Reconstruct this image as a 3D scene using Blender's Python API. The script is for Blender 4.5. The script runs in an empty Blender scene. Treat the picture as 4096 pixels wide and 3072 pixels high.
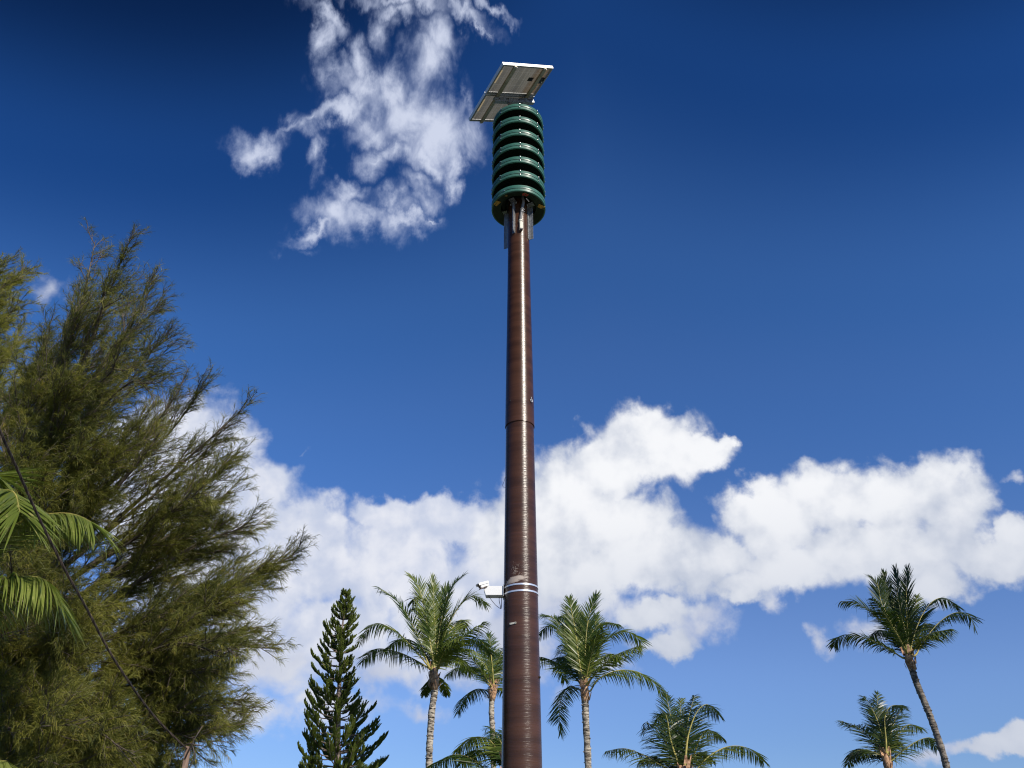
import bpy, math, random
import numpy as np
from mathutils import Vector, Matrix

# ------------------------------------------------------------------ camera
S = bpy.context.scene
COL = S.collection
FPX = 3186.0                      # focal length for a 4096 px wide frame (28 mm lens)
PITCH = math.radians(32.2)
EYE = np.array([0.0, 0.0, 1.6])
cd = bpy.data.cameras.new('camera'); cam = bpy.data.objects.new('camera', cd); COL.objects.link(cam)
cd.sensor_width = 36.0; cd.lens = FPX / 4096 * 36
cd.clip_start = 0.1; cd.clip_end = 6000
cam.location = EYE; cam.rotation_euler = (math.pi / 2 + PITCH, 0, 0)
S.camera = cam
S.cycles.filter_width = 1.15
S.render.resolution_x = 1024; S.render.resolution_y = 768

# ------------------------------------------------------------------ sun and view
SUN_EL = 35.0; SUN_AZ = 142.0     # azimuth clockwise from +Y
def azel(az, el):
    az = math.radians(az); el = math.radians(el)
    return Vector((math.sin(az) * math.cos(el), math.cos(az) * math.cos(el), math.sin(el)))
SD = azel(SUN_AZ, SUN_EL)
sl = bpy.data.lights.new('sun', 'SUN'); sl.energy = 5.0; sl.angle = math.radians(0.55); sl.color = (1.0, 0.93, 0.82)
so = bpy.data.objects.new('sun', sl); COL.objects.link(so)
so.rotation_euler = SD.to_track_quat('Z', 'Y').to_euler()
S.view_settings.view_transform = 'Standard'; S.view_settings.look = 'None'
S.view_settings.exposure = 0.0; S.view_settings.gamma = 1.0

# ------------------------------------------------------------------ node helpers
class NT:
    def __init__(s, tree): s.t = tree; s.n = tree.nodes; s.l = tree.links
    def val(s, sock, v):
        if hasattr(v, 'is_output'): s.l.new(v, sock)
        elif v is not None: sock.default_value = v
    def math(s, op, a, b=None, c=None, clamp=False):
        n = s.n.new('ShaderNodeMath'); n.operation = op; n.use_clamp = clamp
        s.val(n.inputs[0], a); s.val(n.inputs[1], b)
        if c is not None: s.val(n.inputs[2], c)
        return n.outputs[0]
    def vmath(s, op, a, b=None, c=None):
        n = s.n.new('ShaderNodeVectorMath'); n.operation = op
        s.val(n.inputs[0], a); s.val(n.inputs[1], b)
        if c is not None: s.val(n.inputs[2], c)
        return n.outputs['Value'] if op in ('LENGTH', 'DOT_PRODUCT', 'DISTANCE') else n.outputs[0]
    def noise(s, vec, scale, detail=2, rough=0.5, dist=0.0, color=False):
        n = s.n.new('ShaderNodeTexNoise'); s.val(n.inputs['Vector'], vec)
        n.inputs['Scale'].default_value = scale; n.inputs['Detail'].default_value = detail
        n.inputs['Roughness'].default_value = rough; n.inputs['Distortion'].default_value = dist
        return n.outputs['Color'] if color else n.outputs['Fac']
    def ramp(s, fac, lo, hi, smooth=True, a=0.0, b=1.0):
        n = s.n.new('ShaderNodeMapRange'); n.interpolation_type = 'SMOOTHSTEP' if smooth else 'LINEAR'
        s.val(n.inputs['Value'], fac)
        n.inputs['From Min'].default_value = lo; n.inputs['From Max'].default_value = hi
        n.inputs['To Min'].default_value = a; n.inputs['To Max'].default_value = b
        return n.outputs['Result']
    def mix(s, fac, a, b):
        n = s.n.new('ShaderNodeMix'); n.data_type = 'RGBA'
        s.val(n.inputs[0], fac)
        for i, v in ((6, a), (7, b)):
            s.val(n.inputs[i], v if hasattr(v, 'is_output') else (*v, 1.0))
        return n.outputs[2]
    def mapping(s, vec, scale, rot=(0, 0, 0), loc=(0, 0, 0)):
        n = s.n.new('ShaderNodeMapping'); s.val(n.inputs['Vector'], vec)
        n.inputs['Scale'].default_value = scale; n.inputs['Rotation'].default_value = rot
        n.inputs['Location'].default_value = loc
        return n.outputs[0]
    def sep(s, v):
        n = s.n.new('ShaderNodeSeparateXYZ'); s.val(n.inputs[0], v); return n.outputs
    def comb(s, x, y, z):
        n = s.n.new('ShaderNodeCombineXYZ')
        for i, v in enumerate((x, y, z)): s.val(n.inputs[i], v)
        return n.outputs[0]

# rays of the photograph (pixels of the 4096 x 3072 frame) turned into world points at a real distance
CP, SP = math.cos(PITCH), math.sin(PITCH)
def ray(x, y):
    X = (x - 2048) / FPX; u = (1536 - y) / FPX
    return np.array([X, CP - u * SP, SP + u * CP])
def P(x, y, D):
    r = ray(x, y); return EYE + r * (D / r[1])
K = 4096 / 2212.0                 # pixels of the reduced view
def dirae(x, y):                  # direction -> azimuth, elevation in degrees
    r = ray(x, y)
    return math.degrees(math.atan2(r[0], r[1])), math.degrees(math.atan2(r[2], math.hypot(r[0], r[1])))

# ------------------------------------------------------------------ world: sky and clouds
W = bpy.data.worlds.new('World'); S.world = W; W.use_nodes = True
SKY_STRENGTH = 0.1
def build_world():
    t = NT(W.node_tree); t.n.clear()
    sky = t.n.new('ShaderNodeTexSky'); sky.sky_type = 'NISHITA'; sky.sun_disc = False
    sky.sun_elevation = math.radians(SUN_EL); sky.sun_rotation = math.radians(SUN_AZ)
    sky.altitude = 0; sky.air_density = 1.0; sky.dust_density = 0.3; sky.ozone_density = 3.0
    tc = t.n.new('ShaderNodeTexCoord'); d = tc.outputs['Generated']
    # deep blue growing towards the zenith, with lens vignette painted in sideways
    x, y, z = t.sep(d)
    el = t.math('ARCSINE', z)
    az = t.math('ARCTAN2', x, y)
    deg = 57.29578
    az = t.math('MULTIPLY', az, deg); el = t.math('MULTIPLY', el, deg)
    ae = t.comb(az, el, 0.0)
    eff = t.math('MULTIPLY', el, t.math('MULTIPLY_ADD', t.math('ABSOLUTE', t.math('SUBTRACT', az, 8.0)), 0.008, 1.0))
    rp = t.n.new('ShaderNodeValToRGB'); t.l.new(t.math('DIVIDE', eff, 90.0, clamp=True), rp.inputs[0])
    stops = [(7, (.66, .80, 1.15)), (13, (.78, .90, 1.25)), (33, (.53, .86, 1.34)), (41, (.44, .82, 1.32)), (57, (.15, .45, .92)), (72, (.05, .16, .36))]
    cr = rp.color_ramp; cr.interpolation = 'B_SPLINE' if False else 'EASE'
    while len(cr.elements) < len(stops): cr.elements.new(.5)
    for e_, (p_, c_) in zip(cr.elements, stops): e_.position = p_ / 90; e_.color = (c_[0] / 1.5, c_[1] / 1.5, c_[2] / 1.5, 1)
    blue = t.vmath('MULTIPLY', sky.outputs[0], t.vmath('MULTIPLY', rp.outputs[0], (1.5, 1.5, 1.5)))
    # domain warp in degrees
    w1 = t.vmath('SUBTRACT', t.noise(ae, 0.16, 3, 0.55, color=True), (0.5, 0.5, 0.5))
    w2 = t.vmath('SUBTRACT', t.noise(ae, 0.7, 4, 0.6, color=True), (0.5, 0.5, 0.5))
    def field(blobs, warp1, warp2):
        p = t.vmath('MULTIPLY_ADD', w1, (warp1,) * 3, ae)
        p = t.vmath('MULTIPLY_ADD', w2, (warp2,) * 3, p)
        p = t.vmath('MULTIPLY', p, (1, 1, 0))
        dens = None
        for (bx, by, rx, ry, rot, amp) in blobs:
            a0, e0 = dirae(bx, by)
            a1, e1 = dirae(bx + rx, by); a2, e2 = dirae(bx, by - ry)
            ra = max(abs(a1 - a0), .05); re = max(abs(e2 - e0), .05)
            # Mapping POINT applies scale, then rotation, then location; use TEXTURE type for the inverse
            pin = p if dens is None else t.vmath('MULTIPLY_ADD', dens, (1e-7,) * 3, p)   # keeps the blobs evaluated one after another
            m = t.n.new('ShaderNodeMapping'); m.vector_type = 'TEXTURE'; t.l.new(pin, m.inputs['Vector'])
            m.inputs['Location'].default_value = (a0, e0, 0)
            m.inputs['Rotation'].default_value = (0, 0, math.radians(rot))
            m.inputs['Scale'].default_value = (ra, re, 1)
            ln = t.vmath('LENGTH', m.outputs[0])
            v = t.math('SUBTRACT', amp, ln)       # positive inside the mass
            dens = v if dens is None else t.math('SMOOTH_MAX', dens, v, 0.18)
        return dens
    cum = [(x * K, y * K, rx * K, ry * K, r, a) for x, y, rx, ry, r, a in CUMULUS]
    soft = [(x * K, y * K, rx * K, ry * K, r, a) for x, y, rx, ry, r, a in SOFT]
    wis = [(640 + x / 1.4423, y / 1.4423, 1.22 * rx / 1.4423, 1.22 * ry / 1.4423, r, a) for x, y, rx, ry, r, a in WISPS]
    # cumulus: crisp cauliflower edge
    fd = field(cum, 4.0, 1.7)
    n1 = t.noise(ae, 0.48, 8, 0.52, 0.25)
    n2 = t.noise(ae, 0.18, 4, 0.5)
    dd = t.math('ADD', fd, t.math('MULTIPLY', t.math('SUBTRACT', n1, 0.5), 1.0))
    a_cum = t.ramp(dd, -0.06, 0.40)
    fb = field([(x * K, y * K, rx * K, ry * K, r, a) for x, y, rx, ry, r, a in BANK], 4.5, 1.8)
    n4 = t.noise(ae, 0.33, 8, 0.53, 0.3)
    db = t.math('ADD', fb, t.math('MULTIPLY', t.math('SUBTRACT', n4, 0.5), 1.1))
    em = t.math('SUBTRACT', t.noise(ae, .5, 4, .5), t.noise(t.vmath('ADD', ae, (.9, .9, 0)), .5, 4, .5))
    a_bank = t.ramp(db, -0.06, 0.50)
    # grey veil
    fs = field(soft, 5.0, 2.0)
    ds = t.math('ADD', fs, t.math('MULTIPLY', t.math('SUBTRACT', n1, 0.5), 1.3))
    a_soft = t.math('MULTIPLY', t.ramp(ds, -0.05, 0.80), t.ramp(fs, -.6, 0.0))
    # torn wisps
    st = t.mapping(ae, (1.0, 1.0, 1), rot=(0, 0, math.radians(35)))
    n3 = t.noise(st, 0.34, 8, 0.56, 0.6)
    fw = field(wis, 5.0, 2.6)
    dw = t.math('ADD', fw, t.math('MULTIPLY', t.math('SUBTRACT', n3, 0.5), 1.9))
    a_w = t.math('MULTIPLY', t.math('MULTIPLY', t.ramp(dw, -0.42, 1.15), t.ramp(fw, -.75, .05)), 0.92)
    veil = t.math('MULTIPLY', t.ramp(t.math('ADD', fw, t.math('MULTIPLY', t.math('SUBTRACT', n3, 0.5), 1.0)), -.40, .9), .42)
    a_w = t.math('MAXIMUM', a_w, veil)
    # cloud brightness: thick lit heads near white, thin and low parts blue grey
    lit = t.math('ADD', t.math('ADD', t.math('MULTIPLY', dd, 0.40), t.math('MULTIPLY', em, .55)), t.math('MULTIPLY', t.math('SUBTRACT', n2, 0.45), 1.3))
    lit = t.ramp(lit, -0.22, 0.50)
    under = t.ramp(el, 11.0, 25.0)
    c_cum = t.mix(t.math('MULTIPLY', lit, t.math('MULTIPLY_ADD', under, 0.75, 0.25)), (0.50, 0.555, 0.68), (0.93, 0.94, 0.97))
    c_bank = t.mix(t.ramp(t.math('ADD', t.math('MULTIPLY', em, .5), t.math('ADD', t.math('MULTIPLY', n2, .8), t.math('MULTIPLY', n4, .8))), .60, 1.05), (0.56, 0.62, 0.78), (0.80, 0.82, 0.90))
    c_soft = t.mix(t.ramp(n2, 0.3, 0.7), (0.50, 0.55, 0.70), (0.70, 0.73, 0.82))
    c_w = t.mix(a_w, (0.34, 0.44, 0.72), (0.70, 0.75, 0.90))
    k = 1.0 / SKY_STRENGTH
    col = t.mix(a_w, blue, t.vmath('MULTIPLY', c_w, (k, k, k)))
    col = t.mix(a_soft, col, t.vmath('MULTIPLY', c_soft, (k, k, k)))
    col = t.mix(a_bank, col, t.vmath('MULTIPLY', c_bank, (k, k, k)))
    col = t.mix(a_cum, col, t.vmath('MULTIPLY', c_cum, (k, k, k)))
    bg = t.n.new('ShaderNodeBackground'); t.l.new(col, bg.inputs[0]); bg.inputs[1].default_value = SKY_STRENGTH
    out = t.n.new('ShaderNodeOutputWorld'); t.l.new(bg.outputs[0], out.inputs[0])
# cloud masses in the reduced view's pixels: x, y, rx, ry, rotation, strength
CUMULUS = [
 (1385, 965, 175, 95, 0, 1), (1300, 1010, 140, 95, 0, 1), (1490, 955, 110, 50, -12, 1), (1560, 955, 45, 25, 0, 1),
 (1225, 1075, 130, 130, 0, 1), (1180, 1160, 170, 140, 0, 1), (1320, 1130, 170, 110, 0, 1), (1400, 1190, 160, 90, 0, 1),
 (1250, 1230, 150, 80, 0, 1), (1610, 1090, 110, 75, 0, 1), (1700, 1130, 160, 90, 0, 1), (1790, 1085, 120, 95, 0, 1),
 (1920, 1085, 140, 100, 0, 1), (2010, 1070, 120, 90, 0, 1), (2060, 1120, 100, 90, 0, 1), (2000, 1190, 190, 90, 0, 1),
 (1850, 1190, 160, 90, 0, 1), (1700, 1220, 150, 75, 0, 1), (2140, 1210, 110, 65, 0, 1), (2180, 1160, 60, 50, 0, 1),
 (1520, 1220, 150, 80, 0, 1), (1600, 1270, 110, 45, 0, .9), (2010, 1255, 160, 60, 0, .9), (1420, 1310, 130, 50, 0, .8), (1440, 1380, 110, 45, 0, .75),
 (2150, 1610, 110, 38, 12, 1), (2190, 1590, 60, 45, 0, 1),
]
BANK = [
 (570, 1050, 100, 80, 0, 1), (900, 1110, 160, 50, 0, 1), (990, 1130, 120, 60, 0, 1), (300, 930, 90, 60, 0, 1),
 (300, 960, 120, 95, 0, 1), (400, 950, 140, 105, 0, 1.1), (470, 990, 100, 110, 0, 1.1), (350, 1080, 200, 120, 0, 1), (470, 1120, 120, 100, 0, 1),
 (600, 1130, 110, 60, 0, 1), (700, 1130, 110, 65, 0, 1), (815, 1095, 65, 45, 0, 1), (950, 1095, 70, 45, 0, 1), (870, 1160, 130, 70, 0, 1),
 (1040, 1150, 90, 60, 0, 1), (650, 1210, 200, 100, 0, 1), (850, 1240, 220, 110, 0, 1), (1020, 1260, 150, 120, 0, 1),
 (560, 1290, 160, 120, 0, 1), (740, 1340, 210, 110, 0, .9), (950, 1340, 180, 90, 0, .8), (400, 1200, 160, 160, 0, 1),
]
SOFT = [
 (620, 1430, 180, 110, 0, 1), (850, 1440, 200, 80, 0, .9), (560, 1550, 150, 70, 0, .9), (720, 1530, 170, 70, 0, .8), (900, 1550, 120, 60, 0, .6),
 (1090, 1370, 140, 110, 0, .9), (1210, 1300, 160, 90, 0, .9), (1780, 1400, 40, 50, 0, .8), (1860, 1370, 80, 50, 0, .7), (1500, 1340, 120, 60, 0, .8),
 (2030, 1640, 110, 30, 10, .9), (1200, 1500, 70, 70, 0, .4), (650, 965, 80, 30, 10, .12), (600, 940, 60, 25, 20, .1), (1530, 715, 45, 14, 5, .0),
 (1670, 745, 25, 12, 0, .0), (2170, 1040, 60, 30, -20, .7), (1270, 1300, 110, 60, 0, .8), (1360, 1290, 90, 60, 0, .7), (1170, 1400, 80, 90, 0, .8), (1300, 1420, 120, 50, 0, .7), (90, 640, 80, 90, 0, .55), (980, 1450, 180, 90, 0, .6), (1670, 1310, 40, 50, 0, .7), (350, 1400, 200, 160, 0, .8),
]
# torn high cloud, in pixels of an enlargement of the photograph
WISPS = [
 (950, 90, 150, 70, -10, .9), (960, 210, 75, 140, 8, .8), (1000, 380, 100, 100, 0, .7), (1150, 340, 70, 140, 20, .8), (1150, 480, 180, 110, 0, .9),
 (1050, 590, 170, 80, 20, .9), (900, 630, 160, 60, 25, .7), (710, 730, 180, 60, 30, .7), (560, 850, 130, 100, 0, 1), (610, 900, 80, 70, 0, .8),
 (1300, 570, 190, 140, 0, 1), (1450, 700, 200, 150, 0, 1.1), (1540, 430, 110, 210, -5, 1), (1610, 250, 100, 150, -15, .9), (1290, 230, 70, 140, 0, .8),
 (1350, 110, 120, 80, 0, .8), (1400, 30, 280, 70, 0, .9), (1750, 60, 170, 80, -15, .8), (1950, 40, 120, 50, -15, .8), (1850, 165, 80, 30, 0, .6),
 (1600, 770, 170, 160, 0, 1.2), (1360, 860, 150, 90, 20, 1), (1230, 950, 100, 110, 0, .8), (1690, 930, 60, 160, -8, .9), (1690, 1070, 50, 110, 15, .8),
 (1550, 900, 110, 80, 0, .9), (1110, 1150, 100, 90, 0, .9), (1000, 1260, 170, 110, 0, 1), (900, 1360, 150, 55, 30, .9), (1200, 1280, 210, 90, -5, .9),
 (1400, 1290, 180, 65, -5, .8), (1530, 1305, 80, 25, -10, .7), (920, 880, 60, 160, 25, .7), (800, 700, 160, 120, 20, .7), (1250, 760, 160, 120, 0, .8), (1450, 850, 140, 120, 0, .9), (1500, 1150, 120, 120, 0, .7), (1300, 1180, 140, 90, 0, .7),
 (1470, 1060, 130, 110, 0, .55), (1760, 560, 60, 200, 0, .45), (870, 1480, 130, 60, 10, .25), (1800, 760, 40, 80, 0, .4),
]
build_world()
# ================================================================== builders
def tag(o, label=None, cat=None, group=None, kind=None):
    if label: o['label'] = label
    if cat: o['category'] = cat
    if group: o['group'] = group
    if kind: o['kind'] = kind
    return o
def empty(name, loc, label, cat, group=None):
    o = bpy.data.objects.new(name, None); COL.objects.link(o); o.location = tuple(loc)
    o.empty_display_size = 0.2
    return tag(o, label, cat, group)
def nrm(v):
    v = np.asarray(v, float); return v / (np.linalg.norm(v) + 1e-12)
class MB:
    def __init__(s): s.v = []; s.f = []; s.m = []; s.c = 0
    def add(s, verts, faces, m=0):
        verts = [tuple(map(float, q)) for q in verts]
        s.v += verts; s.f += [tuple(i + s.c for i in f) for f in faces]; s.m += [m] * len(faces); s.c += len(verts)
    def tube(s, pts, rad, n=8, m=0, cap=True, rough=0.0, rng=None):
        pts = [np.asarray(q, float) for q in pts]; k = len(pts)
        if not hasattr(rad, '__len__'): rad = [rad] * k
        t0 = nrm(pts[1] - pts[0]); a = nrm(np.cross(t0, [0, 0, 1] if abs(t0[2]) < .9 else [1, 0, 0]))
        vs = []
        for i in range(k):
            t = nrm(pts[min(i + 1, k - 1)] - pts[max(i - 1, 0)])
            a = nrm(a - t * (a @ t)); b = np.cross(t, a)
            for j in range(n):
                th = 2 * math.pi * j / n
                r = rad[i] * (1 + (rng.uniform(-rough, rough) if rough else 0))
                vs.append(pts[i] + (a * math.cos(th) + b * math.sin(th)) * r)
        fs = [(i * n + j, i * n + (j + 1) % n, (i + 1) * n + (j + 1) % n, (i + 1) * n + j) for i in range(k - 1) for j in range(n)]
        if cap: fs += [tuple(range(n))[::-1], tuple((k - 1) * n + j for j in range(n))]
        s.add(vs, fs, m)
    def box(s, c, ax, dims, m=0):
        c = np.asarray(c, float); ax = [np.asarray(a, float) for a in ax]
        vs = [c + ax[0] * dims[0] / 2 * i + ax[1] * dims[1] / 2 * j + ax[2] * dims[2] / 2 * k for i in (-1, 1) for j in (-1, 1) for k in (-1, 1)]
        s.add(vs, [(0, 1, 3, 2), (4, 6, 7, 5), (0, 4, 5, 1), (2, 3, 7, 6), (0, 2, 6, 4), (1, 5, 7, 3)], m)
    def prism(s, poly, c, u, v, w, depth, m=0):     # poly in (u,v), extruded along w
        c, u, v, w = (np.asarray(q, float) for q in (c, u, v, w)); n = len(poly)
        vs = [c + u * a + v * b for a, b in poly] + [c + u * a + v * b + w * depth for a, b in poly]
        s.add(vs, [tuple(range(n))[::-1], tuple(range(n, 2 * n))] + [(i, (i + 1) % n, n + (i + 1) % n, n + i) for i in range(n)], m)
    def lathe(s, prof, c=(0, 0, 0), n=64, m=0, close=False):   # prof: list of (r, z)
        k = len(prof); vs = []
        for r, z in prof:
            for j in range(n):
                th = 2 * math.pi * j / n
                vs.append((c[0] + r * math.sin(th), c[1] - r * math.cos(th), c[2] + z))
        rr = range(k if close else k - 1)
        s.add(vs, [(i * n + j, i * n + (j + 1) % n, ((i + 1) % k) * n + (j + 1) % n, ((i + 1) % k) * n + j) for i in rr for j in range(n)], m)
    def build(s, name, mats, parent=None, smooth=True, bevel=0, auto=None):
        me = bpy.data.meshes.new(name); me.from_pydata(s.v, [], s.f)
        for q in (mats if isinstance(mats, (list, tuple)) else [mats]): me.materials.append(q)
        me.polygons.foreach_set('material_index', s.m)
        me.polygons.foreach_set('use_smooth', [smooth] * len(s.f))
        me.update()
        if smooth and auto is not None: me.set_sharp_from_angle(angle=math.radians(auto))
        o = bpy.data.objects.new(name, me); COL.objects.link(o)
        if bevel:
            b = o.modifiers.new('bevel', 'BEVEL'); b.width = bevel; b.segments = 2; b.limit_method = 'ANGLE'
        if parent: put(o, parent)
        return o
def put(o, parent):        # parent while keeping world coordinates
    o.parent = parent; o.matrix_parent_inverse = Matrix.Translation(parent.location).inverted()
def big_mesh(name, verts, quads, mats, parent=None, midx=None, smooth=False):
    me = bpy.data.meshes.new(name); nv = len(verts); nf = len(quads)
    me.vertices.add(nv); me.vertices.foreach_set('co', np.ascontiguousarray(verts, dtype=np.float32).ravel())
    me.loops.add(nf * 4); me.loops.foreach_set('vertex_index', np.ascontiguousarray(quads, dtype=np.int32).ravel())
    me.polygons.add(nf); me.polygons.foreach_set('loop_start', np.arange(0, nf * 4, 4, dtype=np.int32))
    for q in mats: me.materials.append(q)
    if midx is not None: me.polygons.foreach_set('material_index', np.ascontiguousarray(midx, dtype=np.int32))
    me.update(calc_edges=True); me.validate()
    me.polygons.foreach_set('use_smooth', [smooth] * nf)
    o = bpy.data.objects.new(name, me); COL.objects.link(o)
    if parent: put(o, parent)
    return o
def ribbons(pts, wid, normal_w):
    # pts (N,K,3), wid (N,K), normal_w (N,3) or (N,K,3) sideways vector -> verts, quads
    N, Kk, _ = pts.shape
    if normal_w.ndim == 2: normal_w = np.repeat(normal_w[:, None], Kk, 1)
    off = normal_w * wid[..., None] / 2
    v = np.stack([pts - off, pts + off], 2).reshape(-1, 3)
    base = (np.arange(N) * Kk * 2)[:, None]; k = np.arange(Kk - 1)[None] * 2
    a = base + k
    q = np.stack([a, a + 1, a + 3, a + 2], -1).reshape(-1, 4)
    return v, q
def spline(pts, n):
    pts = [np.asarray(q, float) for q in pts]
    pts = [2 * pts[0] - pts[1]] + pts + [2 * pts[-1] - pts[-2]]
    out = []; segs = len(pts) - 3
    for i in range(n):
        u = i / (n - 1) * segs; k = min(int(u), segs - 1); t = u - k
        p0, p1, p2, p3 = pts[k:k + 4]
        out.append(.5 * ((2 * p1) + (-p0 + p2) * t + (2 * p0 - 5 * p1 + 4 * p2 - p3) * t * t + (-p0 + 3 * p1 - 3 * p2 + p3) * t ** 3))
    return np.array(out)
def vn(a): return a / (np.linalg.norm(a, axis=-1, keepdims=True) + 1e-12)

# ------------------------------------------------------------------ materials
def mat(name, col, rough=0.5, metal=0.0, spec=0.5, fn=None):
    m = bpy.data.materials.new(name); m.use_nodes = True; t = NT(m.node_tree)
    b = t.n['Principled BSDF']; b.inputs['Base Color'].default_value = (*col, 1)
    b.inputs['Roughness'].default_value = rough; b.inputs['Metallic'].default_value = metal
    b.inputs['Specular IOR Level'].default_value = spec
    if fn: fn(t, b)
    return m
def bump(t, b, h, strength=.3, dist=.01):
    n = t.n.new('ShaderNodeBump'); n.inputs['Strength'].default_value = strength; n.inputs['Distance'].default_value = dist
    t.l.new(h, n.inputs['Height']); t.l.new(n.outputs[0], b.inputs['Normal'])
def objco(t): return t.n.new('ShaderNodeTexCoord').outputs['Object']

def pole_fn(t, b):
    c = objco(t); x, y, z = t.sep(c)
    wv = t.mapping(c, (2.2, 2.2, 55), rot=(math.radians(2.2), math.radians(3), 0))
    fine = t.noise(wv, 1.0, 5, 0.60, 0.3)
    broad = t.noise(t.mapping(c, (1.2, 1.2, 9)), 1.0, 3, .5)
    fine2 = t.noise(t.mapping(c, (5, 5, 170)), 1.0, 3, .6)
    h = t.math('ADD', t.math('MULTIPLY', fine, 1.0), t.math('MULTIPLY', fine2, .45))
    low = t.ramp(z, 3.0, 8.5, False, 1.0, 0.62)      # coarser winding on the thick lower shaft
    bump(t, b, t.math('MULTIPLY', h, low), .85, .0036)
    col = t.mix(t.ramp(broad, .3, .7), (0.044, 0.0190, 0.0085), (0.072, 0.0310, 0.0150))
    col = t.mix(t.math('MULTIPLY', t.ramp(fine, .52, .75), .35), col, (0.12, 0.05, 0.038))
    # pale abrasion above the steel straps and a few stray scratches
    ang = t.math('ARCTAN2', t.math('SUBTRACT', x, 0.0), t.math('MULTIPLY', y, -1.0))
    du = t.math('DIVIDE', t.math('ADD', ang, 0.36), .72)
    tilt = t.math('SUBTRACT', z, t.math('MULTIPLY', ang, .035))
    dv = t.math('DIVIDE', t.math('SUBTRACT', tilt, SCUFF_Z), .040)
    r = t.math('SQRT', t.math('ADD', t.math('MULTIPLY', du, du), t.math('MULTIPLY', dv, dv)))
    sn = t.noise(t.mapping(c, (14, 14, 130), rot=(0, .18, 0)), 1.0, 4, .7)
    m1 = t.ramp(t.math('ADD', t.math('MULTIPLY', r, -1.0), t.math('MULTIPLY', sn, 2.2)), .10, .42)
    dv2 = t.math('DIVIDE', t.math('SUBTRACT', z, SCUFF_Z + .09), .16)
    du2 = t.math('DIVIDE', t.math('ADD', ang, 0.3), .75)
    r2 = t.math('SQRT', t.math('ADD', t.math('MULTIPLY', du2, du2), t.math('MULTIPLY', dv2, dv2)))
    sp = t.noise(t.mapping(c, (60, 60, 110)), 1.0, 3, .7)
    m2 = t.ramp(t.math('ADD', t.math('MULTIPLY', r2, -.22), sp), .50, .58)
    scr = t.math('MULTIPLY', t.ramp(t.noise(t.mapping(c, (3, 3, 42), rot=(.1, -.05, 0)), 1.0, 6, .75, .6), .70, .76), .5)
    sm = t.math('MAXIMUM', t.math('MAXIMUM', m1, m2), scr, clamp=True)
    col = t.mix(sm, col, (0.42, 0.35, 0.30))
    t.l.new(col, b.inputs['Base Color'])
    t.l.new(t.math('MULTIPLY_ADD', sm, .4, .27), b.inputs['Roughness'])
    b.inputs['Specular IOR Level'].default_value = .42
SCUFF_Z = 4.525
M = {}
M['pole'] = mat('pole_paint', (.07, .02, .014), .3, fn=pole_fn)
def var(c1, c2, scale=6, bs=0.0, stretch=(1, 1, 1), rr=None):
    def f(t, b):
        n = t.noise(t.mapping(objco(t), stretch), scale, 5, .6)
        t.l.new(t.mix(t.ramp(n, .3, .7), c1, c2), b.inputs['Base Color'])
        if rr: t.l.new(t.ramp(n, .3, .7, a=rr[0], b=rr[1]), b.inputs['Roughness'])
        if bs: bump(t, b, n, bs, .01)
    return f
M['green'] = mat('green_rim_paint', (.03, .12, .085), .38, fn=var((.040, .130, .096), (.058, .160, .122), 9, rr=(.27, .42)))
M['green_dark'] = mat('green_horn_shaded', (.01, .022, .014), .6, spec=.25, fn=var((.003, .007, .004), (.005, .010, .006), 4))  # shade under the horns is put into this near-black green
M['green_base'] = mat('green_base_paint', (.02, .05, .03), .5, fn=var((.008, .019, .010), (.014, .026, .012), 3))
M['black'] = mat('black_rubber', (.008, .009, .009), .55)
M['steel'] = mat('stainless_bolt', (.62, .62, .6), .28, 1.0)
M['galv'] = mat('galvanised_steel', (.45, .46, .47), .42, .85, fn=var((.20, .21, .215), (.36, .37, .38), 30, rr=(.45, .62)))
M['alu'] = mat('aluminium_frame', (.50, .51, .52), .4, .35)
M['alu_dark'] = mat('aluminium_lip', (.22, .23, .23), .5, .3)
M['rail'] = mat('panel_rail', (.30, .27, .18), .5, .3, fn=var((.24, .21, .13), (.36, .33, .24), 8))
M['conduit'] = mat('grey_conduit', (.13, .13, .135), .5)
M['cream'] = mat('cream_plastic', (.62, .60, .50), .4)
M['white'] = mat('white_enamel', (.80, .80, .79), .35)
M['strap'] = mat('strap_steel', (.78, .79, .80), .3, .6)
M['brown_lens'] = mat('camera_underside', (.16, .09, .05), .35)
M['yellow'] = mat('yellow_print', (.95, .55, .08), .45)
M['ink'] = mat('black_ink', (.012, .012, .012), .6)
M['olive'] = mat('olive_sticker', (.09, .09, .035), .5)
M['red'] = mat('red_print', (.50, .020, .035), .4)
M['gold'] = mat('gold_outline', (.42, .30, .10), .5)
M['bark'] = mat('needle_tree_bark', (.10, .075, .055), .85, fn=var((.06, .045, .033), (.16, .125, .10), 7, .5, (1, 1, .3)))
M['pinebark'] = mat('pine_bark', (.16, .12, .095), .85, fn=var((.10, .07, .055), (.26, .21, .17), 7, .5, (1, 1, .5)))
M['wood'] = mat('weathered_wood', (.3, .2, .14), .8, fn=var((.12, .075, .05), (.28, .19, .14), 9, .4, (3, 3, .4)))
M['cable'] = mat('twisted_cable', (.03, .022, .016), .6, fn=var((.016, .013, .011), (.075, .052, .036), 12))
M['grass'] = mat('grass', (.05, .075, .02), .9, fn=var((.03, .055, .014), (.075, .095, .03), .4, .3))
M['asphalt'] = mat('asphalt', (.05, .05, .052), .9, fn=var((.042, .042, .044), (.062, .061, .06), 20, .3))
M['concrete'] = mat('concrete', (.3, .29, .27), .9, fn=var((.24, .23, .21), (.36, .35, .33), 5, .2))

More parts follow.
